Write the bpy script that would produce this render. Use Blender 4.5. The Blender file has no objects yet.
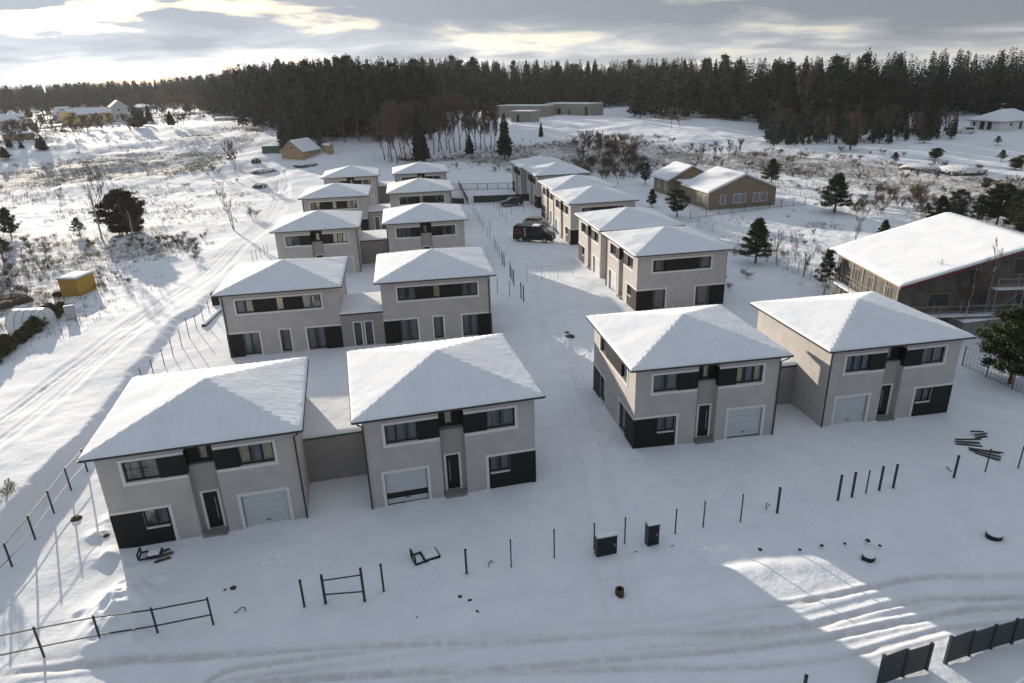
import bpy, math, random
import numpy as np
from mathutils import Vector, Matrix
PI = math.pi
R = math.radians
scene = bpy.context.scene
# ------------------------------------------------------------------ camera
CAM_H, PITCH, ROLL, FPX = 23.101, 0.37584, -0.03209, 680.8
cp, sp, cr, sr = math.cos(PITCH), math.sin(PITCH), math.cos(ROLL), math.sin(ROLL)
FWD = Vector((0, cp, -sp)); UP0 = Vector((0, sp, cp)); RT0 = Vector((1, 0, 0))
RT = RT0 * cr + UP0 * sr
UPV = -RT0 * sr + UP0 * cr
cam = bpy.data.cameras.new('camera')
camo = bpy.data.objects.new('camera', cam); scene.collection.objects.link(camo)
m = Matrix.Identity(4)
for i in range(3):
    m[i][0] = RT[i]; m[i][1] = UPV[i]; m[i][2] = -FWD[i]
m[2][3] = CAM_H
camo.matrix_world = m
cam.sensor_width = 36; cam.lens = 36 * FPX / 1024
cam.clip_start = 0.5; cam.clip_end = 9000
scene.camera = camo
# ------------------------------------------------------------------ world and sun
SUN_AZ, SUN_EL = R(-33.4), R(10.4)            # azimuth from +Y, negative = left
SUN = Vector((math.sin(SUN_AZ) * math.cos(SUN_EL), math.cos(SUN_AZ) * math.cos(SUN_EL), math.sin(SUN_EL)))
world = bpy.data.worlds.new('World'); scene.world = world; world.use_nodes = True
nt = world.node_tree; nt.nodes.clear()
def N(t, **kw):
    n = nt.nodes.new(t)
    for k, v in kw.items(): setattr(n, k, v)
    return n
sky = N('ShaderNodeTexSky', sky_type='NISHITA', sun_disc=False, sun_elevation=SUN_EL, sun_rotation=SUN_AZ, air_density=1.0, dust_density=1.5, ozone_density=1.2)
bg1 = N('ShaderNodeBackground'); bg1.inputs[1].default_value = 0.13
nt.links.new(sky.outputs[0], bg1.inputs[0])
tc = N('ShaderNodeTexCoord'); sep = N('ShaderNodeSeparateXYZ'); nt.links.new(tc.outputs['Generated'], sep.inputs[0])
def M2(op, a, b=None, clamp=False):
    n = N('ShaderNodeMath', operation=op, use_clamp=clamp)
    for i, v in enumerate((a, b)):
        if v is None: continue
        if isinstance(v, (int, float)): n.inputs[i].default_value = v
        else: nt.links.new(v, n.inputs[i])
    return n.outputs[0]
zz = M2('ADD', M2('ABSOLUTE', sep.outputs[2]), 0.13)
cx = M2('DIVIDE', sep.outputs[0], zz); cy = M2('DIVIDE', sep.outputs[1], zz)
cmb = N('ShaderNodeCombineXYZ'); nt.links.new(cx, cmb.inputs[0]); nt.links.new(cy, cmb.inputs[1]); cmb.inputs[2].default_value = 6.1
noi = N('ShaderNodeTexNoise'); noi.inputs['Scale'].default_value = 0.9; noi.inputs['Detail'].default_value = 7; noi.inputs['Roughness'].default_value = 0.52; noi.inputs['Distortion'].default_value = 0.25
nt.links.new(cmb.outputs[0], noi.inputs['Vector'])
dotn = N('ShaderNodeVectorMath', operation='DOT_PRODUCT'); nt.links.new(tc.outputs['Generated'], dotn.inputs[0]); dotn.inputs[1].default_value = SUN
glow = M2('POWER', M2('MAXIMUM', dotn.outputs['Value'], 0.0), 10.0)
wide = M2('POWER', M2('MAXIMUM', dotn.outputs['Value'], 0.0), 2.0)
# thickness of the cloud deck: thin (bright) low at the horizon, thick (grey) above
topm = M2('MULTIPLY', M2('SUBTRACT', sep.outputs[2], 0.030), 17.0, True)
soft = M2('ADD', M2('MULTIPLY', M2('SUBTRACT', noi.outputs[0], 0.5), M2('SUBTRACT', 1.0, M2('MULTIPLY', topm, 0.60))), 0.5)
thick = M2('ADD', soft, M2('MULTIPLY', topm, 0.23))
thick = M2('ADD', thick, M2('MULTIPLY', M2('SUBTRACT', M2('MULTIPLY', sep.outputs[0], 1.0), -0.25, True), 0.09))
# the deck is dark near the horizon and thinner, brighter overhead
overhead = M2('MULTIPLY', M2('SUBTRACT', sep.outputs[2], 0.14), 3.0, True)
ramp = N('ShaderNodeValToRGB'); nt.links.new(thick, ramp.inputs[0])
e = ramp.color_ramp.elements; e[0].position = 0.44; e[0].color = (0.76, 0.77, 0.77, 1); e[1].position = 0.68; e[1].color = (0.30, 0.33, 0.375, 1)
e2 = ramp.color_ramp.elements.new(0.56); e2.color = (0.44, 0.47, 0.51, 1)
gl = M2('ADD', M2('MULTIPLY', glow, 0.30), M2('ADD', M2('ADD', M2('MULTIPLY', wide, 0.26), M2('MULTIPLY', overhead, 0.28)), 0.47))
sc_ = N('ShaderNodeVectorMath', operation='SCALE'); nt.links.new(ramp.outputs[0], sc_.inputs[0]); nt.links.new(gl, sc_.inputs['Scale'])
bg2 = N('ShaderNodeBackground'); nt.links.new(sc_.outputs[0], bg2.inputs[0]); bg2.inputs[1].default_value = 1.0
mixw = N('ShaderNodeMixShader')
cover = N('ShaderNodeValToRGB'); nt.links.new(noi.outputs[0], cover.inputs[0])
cover.color_ramp.elements[0].position = 0.30; cover.color_ramp.elements[0].color = (0.6, 0.6, 0.6, 1); cover.color_ramp.elements[1].position = 0.45
nt.links.new(cover.outputs[0], mixw.inputs[0]); nt.links.new(bg1.outputs[0], mixw.inputs[1]); nt.links.new(bg2.outputs[0], mixw.inputs[2])
outw = N('ShaderNodeOutputWorld'); nt.links.new(mixw.outputs[0], outw.inputs[0])
sl = bpy.data.lights.new('sun', 'SUN'); sl.energy = 4.8; sl.angle = R(0.55); sl.color = (1.0, 0.875, 0.71)
slo = bpy.data.objects.new('sun', sl); scene.collection.objects.link(slo)
slo.rotation_euler = SUN.to_track_quat('Z', 'Y').to_euler(); slo.location = (0, 0, 120)
vs = scene.view_settings
scene.display_settings.display_device = 'sRGB'
vs.view_transform = 'Standard'; vs.look = 'None'; vs.exposure = 0.76; vs.gamma = 1.0; vs.use_curve_mapping = False

# ------------------------------------------------------------------ helpers
rng = np.random.default_rng(7)
random.seed(5)
COL = scene.collection
def smooth(a, b, x):
    t = np.clip((np.asarray(x, float) - a) / (b - a), 0, 1)
    return t * t * (3 - 2 * t)
def _hash(ix, iy, s):
    n = (ix * 374761393 + iy * 668265263 + s * 974634777) & 0xFFFFFFFF
    n = ((n ^ (n >> 13)) * 1274126177) & 0xFFFFFFFF
    return ((n ^ (n >> 16)) & 0xFFFF) / 65535.0
def vnoise(x, y, s=0):
    x = np.asarray(x, float); y = np.asarray(y, float)
    ix = np.floor(x).astype(np.int64); iy = np.floor(y).astype(np.int64)
    fx = x - ix; fy = y - iy
    fx = fx * fx * fx * (fx * (fx * 6 - 15) + 10); fy = fy * fy * fy * (fy * (fy * 6 - 15) + 10)
    a = _hash(ix, iy, s); b = _hash(ix + 1, iy, s); c = _hash(ix, iy + 1, s); d = _hash(ix + 1, iy + 1, s)
    return (a + (b - a) * fx) * (1 - fy) + (c + (d - c) * fx) * fy - 0.5
def fbm(x, y, s=0, o=4):
    v = 0; a = 1
    for i in range(o):
        v = v + a * vnoise(x * 2 ** i + 13.7 * i, y * 2 ** i - 7.1 * i, s + i); a *= 0.5
    return v
def rayd(px, py):
    a, b = px - 512, py - 341.5
    u = a * cr + b * sr; v = -a * sr + b * cr
    return (u / FPX, cp - v / FPX * sp, -sp - v / FPX * cp)
def unproj(px, py, z=0.0):
    d = rayd(px, py); t = (z - CAM_H) / d[2]
    return d[0] * t, d[1] * t
def proj(x, y, z):
    zf = y * cp - (z - CAM_H) * sp; up = y * sp + (z - CAM_H) * cp
    u = FPX * x / zf; v = -FPX * up / zf
    return 512 + u * cr - v * sr, 341.5 + u * sr + v * cr

HOUSES = [  # name, x, y, ground z, angle, variant
 ('H1', -17.77, 35.94, -0.15, 13.22, 'A', 0), ('H2', -4.69, 38.77, -0.0, 13.45, 'B', 0),
 ('H3', 11.84, 44.32, -0.15, 8.82, 'A', 0), ('H4', 25.13, 46.73, -0.3, 9.59, 'B', 0),
 ('H5', -20.86, 61.43, 0.32, 8.93, 'B', 180), ('H6', -7.36, 63.41, 0.39, 8.36, 'A', 180),
 ('H7', -24.48, 88.07, 0.01, 8.70, 'A', 0), ('H8', -11.17, 90.54, 0.07, 8.33, 'B', 0),
 ('H9', -27.73, 112.13, 0.02, 7.77, 'B', 180), ('H10', -14.49, 114.77, 0.0, 7.85, 'A', 180),
 ('H11', -30.21, 135.65, -0.08, 9.0, 'A', 0), ('H12', -17.11, 137.82, -0.05, 8.5, 'B', 0),
 ('R1', 16.47, 70.82, 0.2, 9.62, 'B', -90), ('R2', 14.61, 83.38, 0.0, 9.84, 'A', -90),
 ('R3', 12.62, 101.28, -0.07, 9.89, 'B', -90), ('R4', 11.28, 113.2, -0.05, 9.63, 'A', -90),
 ('R5', 9.24, 129.89, -0.03, 10.10, 'B', -90), ('R6', 6.70, 141.6, -0.02, 10.5, 'A', -90)]
HX = np.array([h[1] for h in HOUSES]); HY = np.array([h[2] for h in HOUSES]); HZ = np.array([h[3] for h in HOUSES])
BANK = [unproj(*p, 0.6) for p in ((200, 296), (190, 308), (169, 319), (150, 345), (120, 380), (76, 440), (35, 479), (0, 522), (-150, 660))]
BANK = [(BANK[0][0] - 2, 92.0)] + BANK
def polydist(x, y, P):
    """distance, signed side (+ = left of the line's direction) and arclength to polyline P"""
    best = np.full(np.shape(x), 1e9); side = np.zeros(np.shape(x)); arc = np.zeros(np.shape(x)); s0 = 0
    for (ax, ay), (bx, by) in zip(P[:-1], P[1:]):
        dx, dy = bx - ax, by - ay; L = math.hypot(dx, dy)
        t = np.clip(((x - ax) * dx + (y - ay) * dy) / L ** 2, 0, 1)
        d = np.hypot(x - ax - t * dx, y - ay - t * dy)
        sg = np.sign(dx * (y - ay) - dy * (x - ax))
        k = d < best
        best = np.where(k, d, best); side = np.where(k, sg, side); arc = np.where(k, s0 + t * L, arc); s0 += L
    return best, side, arc
def T(x, y):
    """terrain height"""
    x = np.asarray(x, float); y = np.asarray(y, float)
    q = x / np.maximum(y, 1)
    z = 6.0 * smooth(140, 235 - 35 * smooth(.2, .5, q), y)
    z = z * (1 - 0.52 * smooth(.16, .42, q) * (1 - 0.9 * smooth(240, 420, y)))
    z = z + 1.8 * smooth(-50, -150, x) * smooth(120, 230, y)
    z = z + 1.6 * fbm(x / 38 + 5, y / 38, 11, 3) * smooth(135, 190, y) * (1 - 0.5 * smooth(300, 500, y))
    z = z + 0.55 * fbm(x / 9, y / 9, 15, 3) * smooth(135, 190, y) * (1 - smooth(260, 330, y))
    w = np.zeros(np.shape(x)) + 0.04; zh = np.zeros(np.shape(x))
    for hx, hy, hz in zip(HX, HY, HZ):
        q = np.exp(-(np.maximum(np.hypot(x - hx, y - hy) - 7, 0) / 5) ** 2); w = w + q; zh = zh + q * hz
    z = z + zh / w
    d, sd, _ = polydist(x, y, BANK)
    d = d * np.where(sd == 0, 1, sd) + 0.35 * vnoise(x / 2.2, y / 2.2, 31) + 0.15 * vnoise(x / .6, y / .6, 32)
    hb = (1.25 - 0.75 * smooth(36, 52, y) - 0.5 * smooth(66, 88, y)) * smooth(95, 85, y)
    z = z + hb * smooth(1.3, 0.0, d) * smooth(-60, -48, x)
    z = z + 0.5 * fbm(x / 17, y / 17, 41, 3) * smooth(-34, -48, x) * smooth(10, 30, y)
    # mound beside the front left corner
    return z
def gz(x, y): return float(T(np.array([x]), np.array([y]))[0])
def at(px, py, dz=0.0):
    """world point where the ray of a photo pixel meets the terrain"""
    d = rayd(px, py)
    ts = np.geomspace(12, 900, 130)
    for _ in range(3):
        xs = d[0] * ts; ys = d[1] * ts; zs = CAM_H + d[2] * ts
        k = np.nonzero(zs <= T(xs, ys) + dz)[0]
        i = max(k[0], 1) if len(k) else len(ts) - 1
        a, b = ts[i - 1], ts[i]
        ts = np.linspace(a, b, 24)
    return Vector((d[0] * b, d[1] * b, CAM_H + d[2] * b - dz))
def height_for(p, py, px=None):
    """height a vertical thing at p needs so its top is seen at row py"""
    lo, hi = 0.0, 60.0
    for _ in range(30):
        mid = (lo + hi) / 2
        if proj(p[0], p[1], p[2] + mid)[1] > py: lo = mid
        else: hi = mid
    return lo

# ------------------------------------------------------------------ materials
def mat(name, col, rough=0.7, metal=0.0, var=0.0, vscale=4.0, bump=0.0, bscale=30.0, spec=0.5, col2=None, stretch=None):
    m = bpy.data.materials.new(name); m.use_nodes = True
    t = m.node_tree; b = t.nodes['Principled BSDF']
    b.inputs['Base Color'].default_value = (*col, 1); b.inputs['Roughness'].default_value = rough
    b.inputs['Metallic'].default_value = metal; b.inputs['Specular IOR Level'].default_value = spec
    if var or bump:
        tcn = t.nodes.new('ShaderNodeTexCoord'); src = tcn.outputs['Object']
        if stretch:
            mp = t.nodes.new('ShaderNodeMapping'); mp.inputs['Scale'].default_value = stretch
            t.links.new(src, mp.inputs[0]); src = mp.outputs[0]
    if var:
        n = t.nodes.new('ShaderNodeTexNoise'); n.inputs['Scale'].default_value = vscale; n.inputs['Detail'].default_value = 6; n.inputs['Roughness'].default_value = 0.65
        t.links.new(src, n.inputs['Vector'])
        rp = t.nodes.new('ShaderNodeValToRGB'); t.links.new(n.outputs[0], rp.inputs[0])
        rp.color_ramp.elements[0].position = 0.32; rp.color_ramp.elements[1].position = 0.68
        c2 = col2 or tuple(min(1, c * (1 + var)) for c in col)
        rp.color_ramp.elements[0].color = (*[c * (1 - var) for c in col], 1); rp.color_ramp.elements[1].color = (*c2, 1)
        t.links.new(rp.outputs[0], b.inputs['Base Color'])
    if bump:
        n = t.nodes.new('ShaderNodeTexNoise'); n.inputs['Scale'].default_value = bscale; n.inputs['Detail'].default_value = 5
        t.links.new(src, n.inputs['Vector'])
        bp = t.nodes.new('ShaderNodeBump'); bp.inputs['Strength'].default_value = bump; bp.inputs['Distance'].default_value = 0.05
        t.links.new(n.outputs[0], bp.inputs['Height']); t.links.new(bp.outputs[0], b.inputs['Normal'])
    return m
MT = {}
MT['stucco'] = mat('stucco', (0.45, 0.428, 0.415), 0.9, var=0.10, vscale=0.9, bump=0.25, bscale=60)
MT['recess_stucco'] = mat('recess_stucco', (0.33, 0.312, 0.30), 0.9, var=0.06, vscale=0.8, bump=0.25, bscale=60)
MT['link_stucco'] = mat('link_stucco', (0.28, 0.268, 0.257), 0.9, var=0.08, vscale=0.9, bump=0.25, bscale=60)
MT['trim'] = mat('trim', (0.68, 0.66, 0.64), 0.85, var=0.04, bump=0.1)
MT['cladding'] = mat('cladding', (0.008, 0.008, 0.0085), 0.6, spec=0.25, var=0.18, vscale=9, bump=0.2, bscale=8, stretch=(1, 1, 14))
MT['frame'] = mat('frame', (0.010, 0.011, 0.013), 0.45, spec=0.3)
MT['door'] = mat('door', (0.008, 0.008, 0.009), 0.4, spec=0.3)
MT['steel'] = mat('steel', (0.6, 0.6, 0.6), 0.3, metal=1.0)
MT['garage'] = mat('garage', (0.50, 0.54, 0.56), 0.5, var=0.04, vscale=2)
MT['interior'] = mat('interior', (0.05, 0.048, 0.046), 0.9)
MT['curtain'] = mat('curtain', (0.30, 0.31, 0.31), 0.9, var=0.12, vscale=6)
MT['pane_reflection'] = mat('pane_reflection', (0.85, 0.76, 0.45), 0.9, var=0.12, vscale=3)  # cream yellow colour paints a bright reflection into some panes
MT['roof_metal'] = mat('roof_metal', (0.10, 0.10, 0.11), 0.5)
MT['gutter'] = mat('gutter', (0.03, 0.03, 0.033), 0.45)
MT['membrane'] = mat('membrane', (0.03, 0.12, 0.07), 0.6)
MT['post'] = mat('post', (0.022, 0.028, 0.032), 0.55, var=0.2, vscale=3)
MT['galv'] = mat('galv', (0.32, 0.33, 0.34), 0.5, var=0.1)
MT['wood'] = mat('wood', (0.22, 0.17, 0.12), 0.85, var=0.3, vscale=3, stretch=(1, 1, 6))
MT['concrete'] = mat('concrete', (0.22, 0.215, 0.205), 0.95, var=0.15, vscale=2, bump=0.3)
MT['dark_wood'] = mat('dark_wood', (0.055, 0.045, 0.035), 0.9, var=0.4, vscale=3)
MT['rubber'] = mat('rubber', (0.012, 0.012, 0.012), 0.85)
MT['earth'] = mat('earth', (0.06, 0.045, 0.033), 0.98, var=0.4, vscale=6, bump=0.6)
MT['needles'] = mat('needles', (0.022, 0.040, 0.020), 0.8, var=0.45, vscale=0.6, col2=(0.045, 0.075, 0.036), spec=0.2)
MT['shrub_leaf'] = mat('shrub_leaf', (0.045, 0.042, 0.028), 0.9, var=0.4, vscale=0.9, spec=0.15)
MT['far_needles'] = mat('far_needles', (0.010, 0.021, 0.016), 0.85, var=0.4, vscale=0.3, col2=(0.026, 0.043, 0.032), spec=0.15)
_m = MT['far_needles'].node_tree; _b = _m.nodes['Principled BSDF']; _src = _b.inputs['Base Color'].links[0].from_socket      # frost caught on some branches
_tc = _m.nodes.new('ShaderNodeTexCoord'); _n = _m.nodes.new('ShaderNodeTexNoise'); _n.inputs['Scale'].default_value = 1.3; _n.inputs['Detail'].default_value = 4; _m.links.new(_tc.outputs['Object'], _n.inputs['Vector'])
_oi = _m.nodes.new('ShaderNodeObjectInfo'); _a = _m.nodes.new('ShaderNodeMath'); _a.operation = 'MULTIPLY_ADD'; _m.links.new(_oi.outputs['Random'], _a.inputs[0]); _a.inputs[1].default_value = 0.16; _m.links.new(_n.outputs[0], _a.inputs[2])
_r = _m.nodes.new('ShaderNodeValToRGB'); _m.links.new(_a.outputs[0], _r.inputs[0]); _r.color_ramp.elements[0].position = 0.62; _r.color_ramp.elements[1].position = 0.80; _r.color_ramp.elements[1].color = (0.28, 0.28, 0.28, 1)
_x = _m.nodes.new('ShaderNodeMix'); _x.data_type = 'RGBA'; _m.links.new(_r.outputs[0], _x.inputs[0]); _m.links.new(_src, _x.inputs[6]); _x.inputs[7].default_value = (0.25, 0.28, 0.30, 1); _m.links.new(_x.outputs[2], _b.inputs['Base Color'])
MT['pine_needles'] = mat('pine_needles', (0.030, 0.044, 0.018), 0.8, var=0.4, vscale=0.9, col2=(0.060, 0.078, 0.036), spec=0.2)
MT['bark'] = mat('bark', (0.075, 0.055, 0.043), 0.95, var=0.35, vscale=3)
MT['pine_bark'] = mat('pine_bark', (0.17, 0.095, 0.055), 0.95, var=0.35, vscale=3)
MT['twig'] = mat('twig', (0.095, 0.066, 0.052), 0.9, var=0.3, vscale=0.6)
MT['red_twig'] = mat('red_twig', (0.125, 0.080, 0.060), 0.9, var=0.3, vscale=0.5)
MT['birch'] = mat('birch', (0.42, 0.39, 0.36), 0.85, var=0.45, vscale=3, stretch=(1, 1, 4))
MT['straw'] = mat('straw', (0.20, 0.155, 0.095), 0.95, var=0.35, vscale=0.4)
MT['dead_leaf'] = mat('dead_leaf', (0.085, 0.080, 0.035), 0.95, var=0.4, vscale=1.2)

# glass: part mirror, part clear
g = bpy.data.materials.new('glass'); g.use_nodes = True; gt = g.node_tree; gt.nodes.clear()
tr = gt.nodes.new('ShaderNodeBsdfTransparent'); tr.inputs[0].default_value = (0.80, 0.84, 0.86, 1)
glb = gt.nodes.new('ShaderNodeBsdfGlossy'); glb.inputs['Roughness'].default_value = 0.03; glb.inputs[0].default_value = (0.9, 0.95, 1, 1)
fr = gt.nodes.new('ShaderNodeFresnel'); fr.inputs[0].default_value = 1.5
ad = gt.nodes.new('ShaderNodeMath'); ad.operation = 'ADD'; gt.links.new(fr.outputs[0], ad.inputs[0]); ad.inputs[1].default_value = 0.06
mx = gt.nodes.new('ShaderNodeMixShader'); gt.links.new(ad.outputs[0], mx.inputs[0]); gt.links.new(tr.outputs[0], mx.inputs[1]); gt.links.new(glb.outputs[0], mx.inputs[2])
go = gt.nodes.new('ShaderNodeOutputMaterial'); gt.links.new(mx.outputs[0], go.inputs[0])
MT['glass'] = g

def snowy_earth():
    m = bpy.data.materials.new('snowy_earth'); m.use_nodes = True; t = m.node_tree; b = t.nodes['Principled BSDF']; L = t.links.new
    b.inputs['Roughness'].default_value = 0.95; b.inputs['Specular IOR Level'].default_value = 0.1
    tcn = t.nodes.new('ShaderNodeTexCoord'); n = t.nodes.new('ShaderNodeTexNoise'); n.inputs['Scale'].default_value = 2.2; n.inputs['Detail'].default_value = 8; n.inputs['Roughness'].default_value = 0.7; L(tcn.outputs['Object'], n.inputs['Vector'])
    ge = t.nodes.new('ShaderNodeNewGeometry'); sx = t.nodes.new('ShaderNodeSeparateXYZ'); L(ge.outputs['Normal'], sx.inputs[0])
    a = t.nodes.new('ShaderNodeMath'); a.operation = 'MULTIPLY_ADD'; L(sx.outputs[2], a.inputs[0]); a.inputs[1].default_value = 0.30; L(n.outputs[0], a.inputs[2])
    r = t.nodes.new('ShaderNodeValToRGB'); L(a.outputs[0], r.inputs[0]); r.color_ramp.elements[0].position = 0.66; r.color_ramp.elements[0].color = (0.075, 0.058, 0.045, 1); r.color_ramp.elements[1].position = 0.76; r.color_ramp.elements[1].color = (0.76, 0.78, 0.81, 1)
    L(r.outputs[0], b.inputs['Base Color']); bp = t.nodes.new('ShaderNodeBump'); bp.inputs['Strength'].default_value = 0.7; bp.inputs['Distance'].default_value = 0.2; L(n.outputs[0], bp.inputs['Height']); L(bp.outputs[0], b.inputs['Normal']); return m
MT['snowy_earth'] = snowy_earth()
def snow_material(name, ground):
    m = bpy.data.materials.new(name); m.use_nodes = True; t = m.node_tree; b = t.nodes['Principled BSDF']
    L = t.links.new
    b.inputs['Roughness'].default_value = 0.85; b.inputs['Specular IOR Level'].default_value = 0.08
    tcn = t.nodes.new('ShaderNodeTexCoord'); src = tcn.outputs['Object']
    def noise(sc, det=5, rough=0.6):
        n = t.nodes.new('ShaderNodeTexNoise'); n.inputs['Scale'].default_value = sc; n.inputs['Detail'].default_value = det; n.inputs['Roughness'].default_value = rough
        L(src, n.inputs['Vector']); return n.outputs[0]
    def rampn(s, p0, c0, p1, c1):
        r = t.nodes.new('ShaderNodeValToRGB'); L(s, r.inputs[0]); r.color_ramp.elements[0].position = p0; r.color_ramp.elements[1].position = p1
        r.color_ramp.elements[0].color = (*c0, 1); r.color_ramp.elements[1].color = (*c1, 1); return r.outputs[0]
    base = rampn(noise(0.5, 6), 0.3, (0.72, 0.76, 0.82), 0.7, (0.81, 0.84, 0.89))
    if ground:
        at_ = t.nodes.new('ShaderNodeAttribute'); at_.attribute_name = 'grass'
        def mth(op, a, bb, cl=False):
            n = t.nodes.new('ShaderNodeMath'); n.operation = op; n.use_clamp = cl
            for i, v in enumerate((a, bb)):
                if isinstance(v, (int, float)): n.inputs[i].default_value = v
                else: L(v, n.inputs[i])
            return n.outputs[0]
        def mixc(f, a, bb):
            mm = t.nodes.new('ShaderNodeMix'); mm.data_type = 'RGBA'; L(f, mm.inputs[0])
            for k, v in ((6, a), (7, bb)):
                if isinstance(v, tuple): mm.inputs[k].default_value = (*v, 1)
                else: L(v, mm.inputs[k])
            return mm.outputs[2]
        f1 = mth('MULTIPLY', mth('SUBTRACT', mth('ADD', noise(1.1, 8, 0.75), mth('MULTIPLY', at_.outputs['Fac'], 0.42)), 0.80), 7.0, True)
        f2 = mth('MULTIPLY', mth('SUBTRACT', mth('ADD', noise(0.16, 6, 0.7), mth('MULTIPLY', at_.outputs['Fac'], 0.30)), 0.74), 5.0, True)
        grassc = rampn(noise(0.7, 5), 0.35, (0.12, 0.095, 0.065), 0.65, (0.27, 0.22, 0.15))
        f = mth('MULTIPLY', mth('MAXIMUM', f1, mth('MULTIPLY', f2, 0.6)), mth('MULTIPLY', mth('MINIMUM', mth('MULTIPLY', at_.outputs['Fac'], 4.0), 1.0), 0.72))
        base = mixc(f, base, grassc)
        rd = t.nodes.new('ShaderNodeAttribute'); rd.attribute_name = 'packed'
        base = mixc(mth('MULTIPLY', rd.outputs['Fac'], rampn(noise(2.2, 6, 0.7), 0.35, (0.25,) * 3, 0.65, (1,) * 3)), base, (0.60, 0.60, 0.61))
    L(base, b.inputs['Base Color'])
    h1 = noise(3.0, 6, 0.6); h2 = noise(28, 3, 0.6)
    ad = t.nodes.new('ShaderNodeMath'); ad.operation = 'MULTIPLY_ADD'; L(h2, ad.inputs[0]); ad.inputs[1].default_value = 0.12; L(h1, ad.inputs[2])
    bp = t.nodes.new('ShaderNodeBump'); bp.inputs['Strength'].default_value = 0.55 if ground else 0.25; bp.inputs['Distance'].default_value = 0.06
    L(ad.outputs[0], bp.inputs['Height']); L(bp.outputs[0], b.inputs['Normal'])
    return m
MT['snow'] = snow_material('snow', False)
MT['ground'] = snow_material('ground_snow', True)

# ------------------------------------------------------------------ mesh builder
class MB:
    def __init__(s): s.v = []; s.f = []; s.n = 0
    def add(s, vs, fs):
        s.v.append(np.asarray(vs, float).reshape(-1, 3)); s.f += [tuple(i + s.n for i in f) for f in fs]; s.n += len(s.v[-1])
    def box(s, x0, x1, y0, y1, z0, z1):
        s.add([(x0,y0,z0),(x1,y0,z0),(x1,y1,z0),(x0,y1,z0),(x0,y0,z1),(x1,y0,z1),(x1,y1,z1),(x0,y1,z1)],
              [(0,3,2,1),(4,5,6,7),(0,1,5,4),(1,2,6,5),(2,3,7,6),(3,0,4,7)])
        return s
    def quad(s, a, b, c, d): s.add([a, b, c, d], [(0, 1, 2, 3)]); return s
    def tri(s, a, b, c): s.add([a, b, c], [(0, 1, 2)]); return s
    def bar(s, p, q, w, h=None):
        p = Vector(p); q = Vector(q); h = h or w; d = (q - p).normalized()
        a = d.cross(Vector((0, 0, 1))); a = Vector((1, 0, 0)) if a.length < 1e-4 else a.normalized(); b = d.cross(a)
        vs = [tuple(c + a * (i * w / 2) + b * (j * h / 2)) for c in (p, q) for i, j in ((-1,-1),(1,-1),(1,1),(-1,1))]
        s.add(vs, [(0,1,2,3),(7,6,5,4),(0,4,5,1),(1,5,6,2),(2,6,7,3),(3,7,4,0)]); return s
    def tube(s, pts, rad, n=6, cap=True):
        pts = [Vector(p) for p in pts]; rad = rad if hasattr(rad, '__len__') else [rad] * len(pts)
        vs = []; 
        for i, p in enumerate(pts):
            d = (pts[min(i + 1, len(pts) - 1)] - pts[max(i - 1, 0)]).normalized()
            a = d.cross(Vector((0.13, 0.21, 1))); a = Vector((1, 0, 0)) if a.length < 1e-3 else a.normalized(); b = d.cross(a)
            vs += [tuple(p + (a * math.cos(2*PI*k/n) + b * math.sin(2*PI*k/n)) * rad[i]) for k in range(n)]
        fs = [(i*n+k, i*n+(k+1)%n, (i+1)*n+(k+1)%n, (i+1)*n+k) for i in range(len(pts)-1) for k in range(n)]
        if cap: fs += [tuple(range(n))[::-1], tuple((len(pts)-1)*n+k for k in range(n))]
        s.add(vs, fs); return s
    def prism(s, poly, z0, z1):
        n = len(poly)
        s.add([(x, y, z0) for x, y in poly] + [(x, y, z1) for x, y in poly],
              [tuple(range(n))[::-1], tuple(range(n, 2*n))] + [(i, (i+1)%n, n+(i+1)%n, n+i) for i in range(n)]); return s
    def build(s, name, m, parent=None, loc=None, rot=0, flip=False, smooth=False):
        me = bpy.data.meshes.new(name); V = np.concatenate(s.v) if s.v else np.zeros((0, 3))
        if flip: V = V * [-1, 1, 1]
        F = [f[::-1] for f in s.f] if flip else s.f
        me.from_pydata(V.tolist(), [], F); me.materials.append(MT[m] if isinstance(m, str) else m)
        if smooth: me.polygons.foreach_set('use_smooth', [True] * len(me.polygons))
        me.update()
        o = bpy.data.objects.new(name, me); COL.objects.link(o)
        if parent: o.parent = parent
        if loc is not None: o.location = loc
        if rot: o.rotation_euler.z = rot
        return o
def fast_mesh(name, V, F4, m):
    me = bpy.data.meshes.new(name); V = np.asarray(V, np.float32); F = np.asarray(F4, np.int32); k = F.shape[1]
    me.vertices.add(len(V)); me.vertices.foreach_set('co', V.ravel()); me.loops.add(F.size); me.loops.foreach_set('vertex_index', F.ravel())
    me.polygons.add(len(F)); me.polygons.foreach_set('loop_start', np.arange(0, F.size, k, dtype=np.int32)); me.polygons.foreach_set('loop_total', np.full(len(F), k, np.int32))
    me.materials.append(MT[m] if isinstance(m, str) else m); me.update(calc_edges=True); return me
def obj(name, me, parent=None, loc=None, rot=0):
    o = bpy.data.objects.new(name, me); COL.objects.link(o)
    if parent: o.parent = parent
    if loc is not None: o.location = loc
    o.rotation_euler.z = rot; return o
def tag(o, label=None, cat=None, group=None, kind=None):
    if label: o['label'] = label
    if cat: o['category'] = cat
    if group: o['group'] = group
    if kind: o['kind'] = kind
    return o
def empty(name, loc=(0, 0, 0), rot=0, label=None, cat=None, group=None):
    o = bpy.data.objects.new(name, None); COL.objects.link(o); o.location = loc; o.rotation_euler.z = rot; o.empty_display_size = 0.3
    return tag(o, label, cat, group)
KIDS = {}
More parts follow.
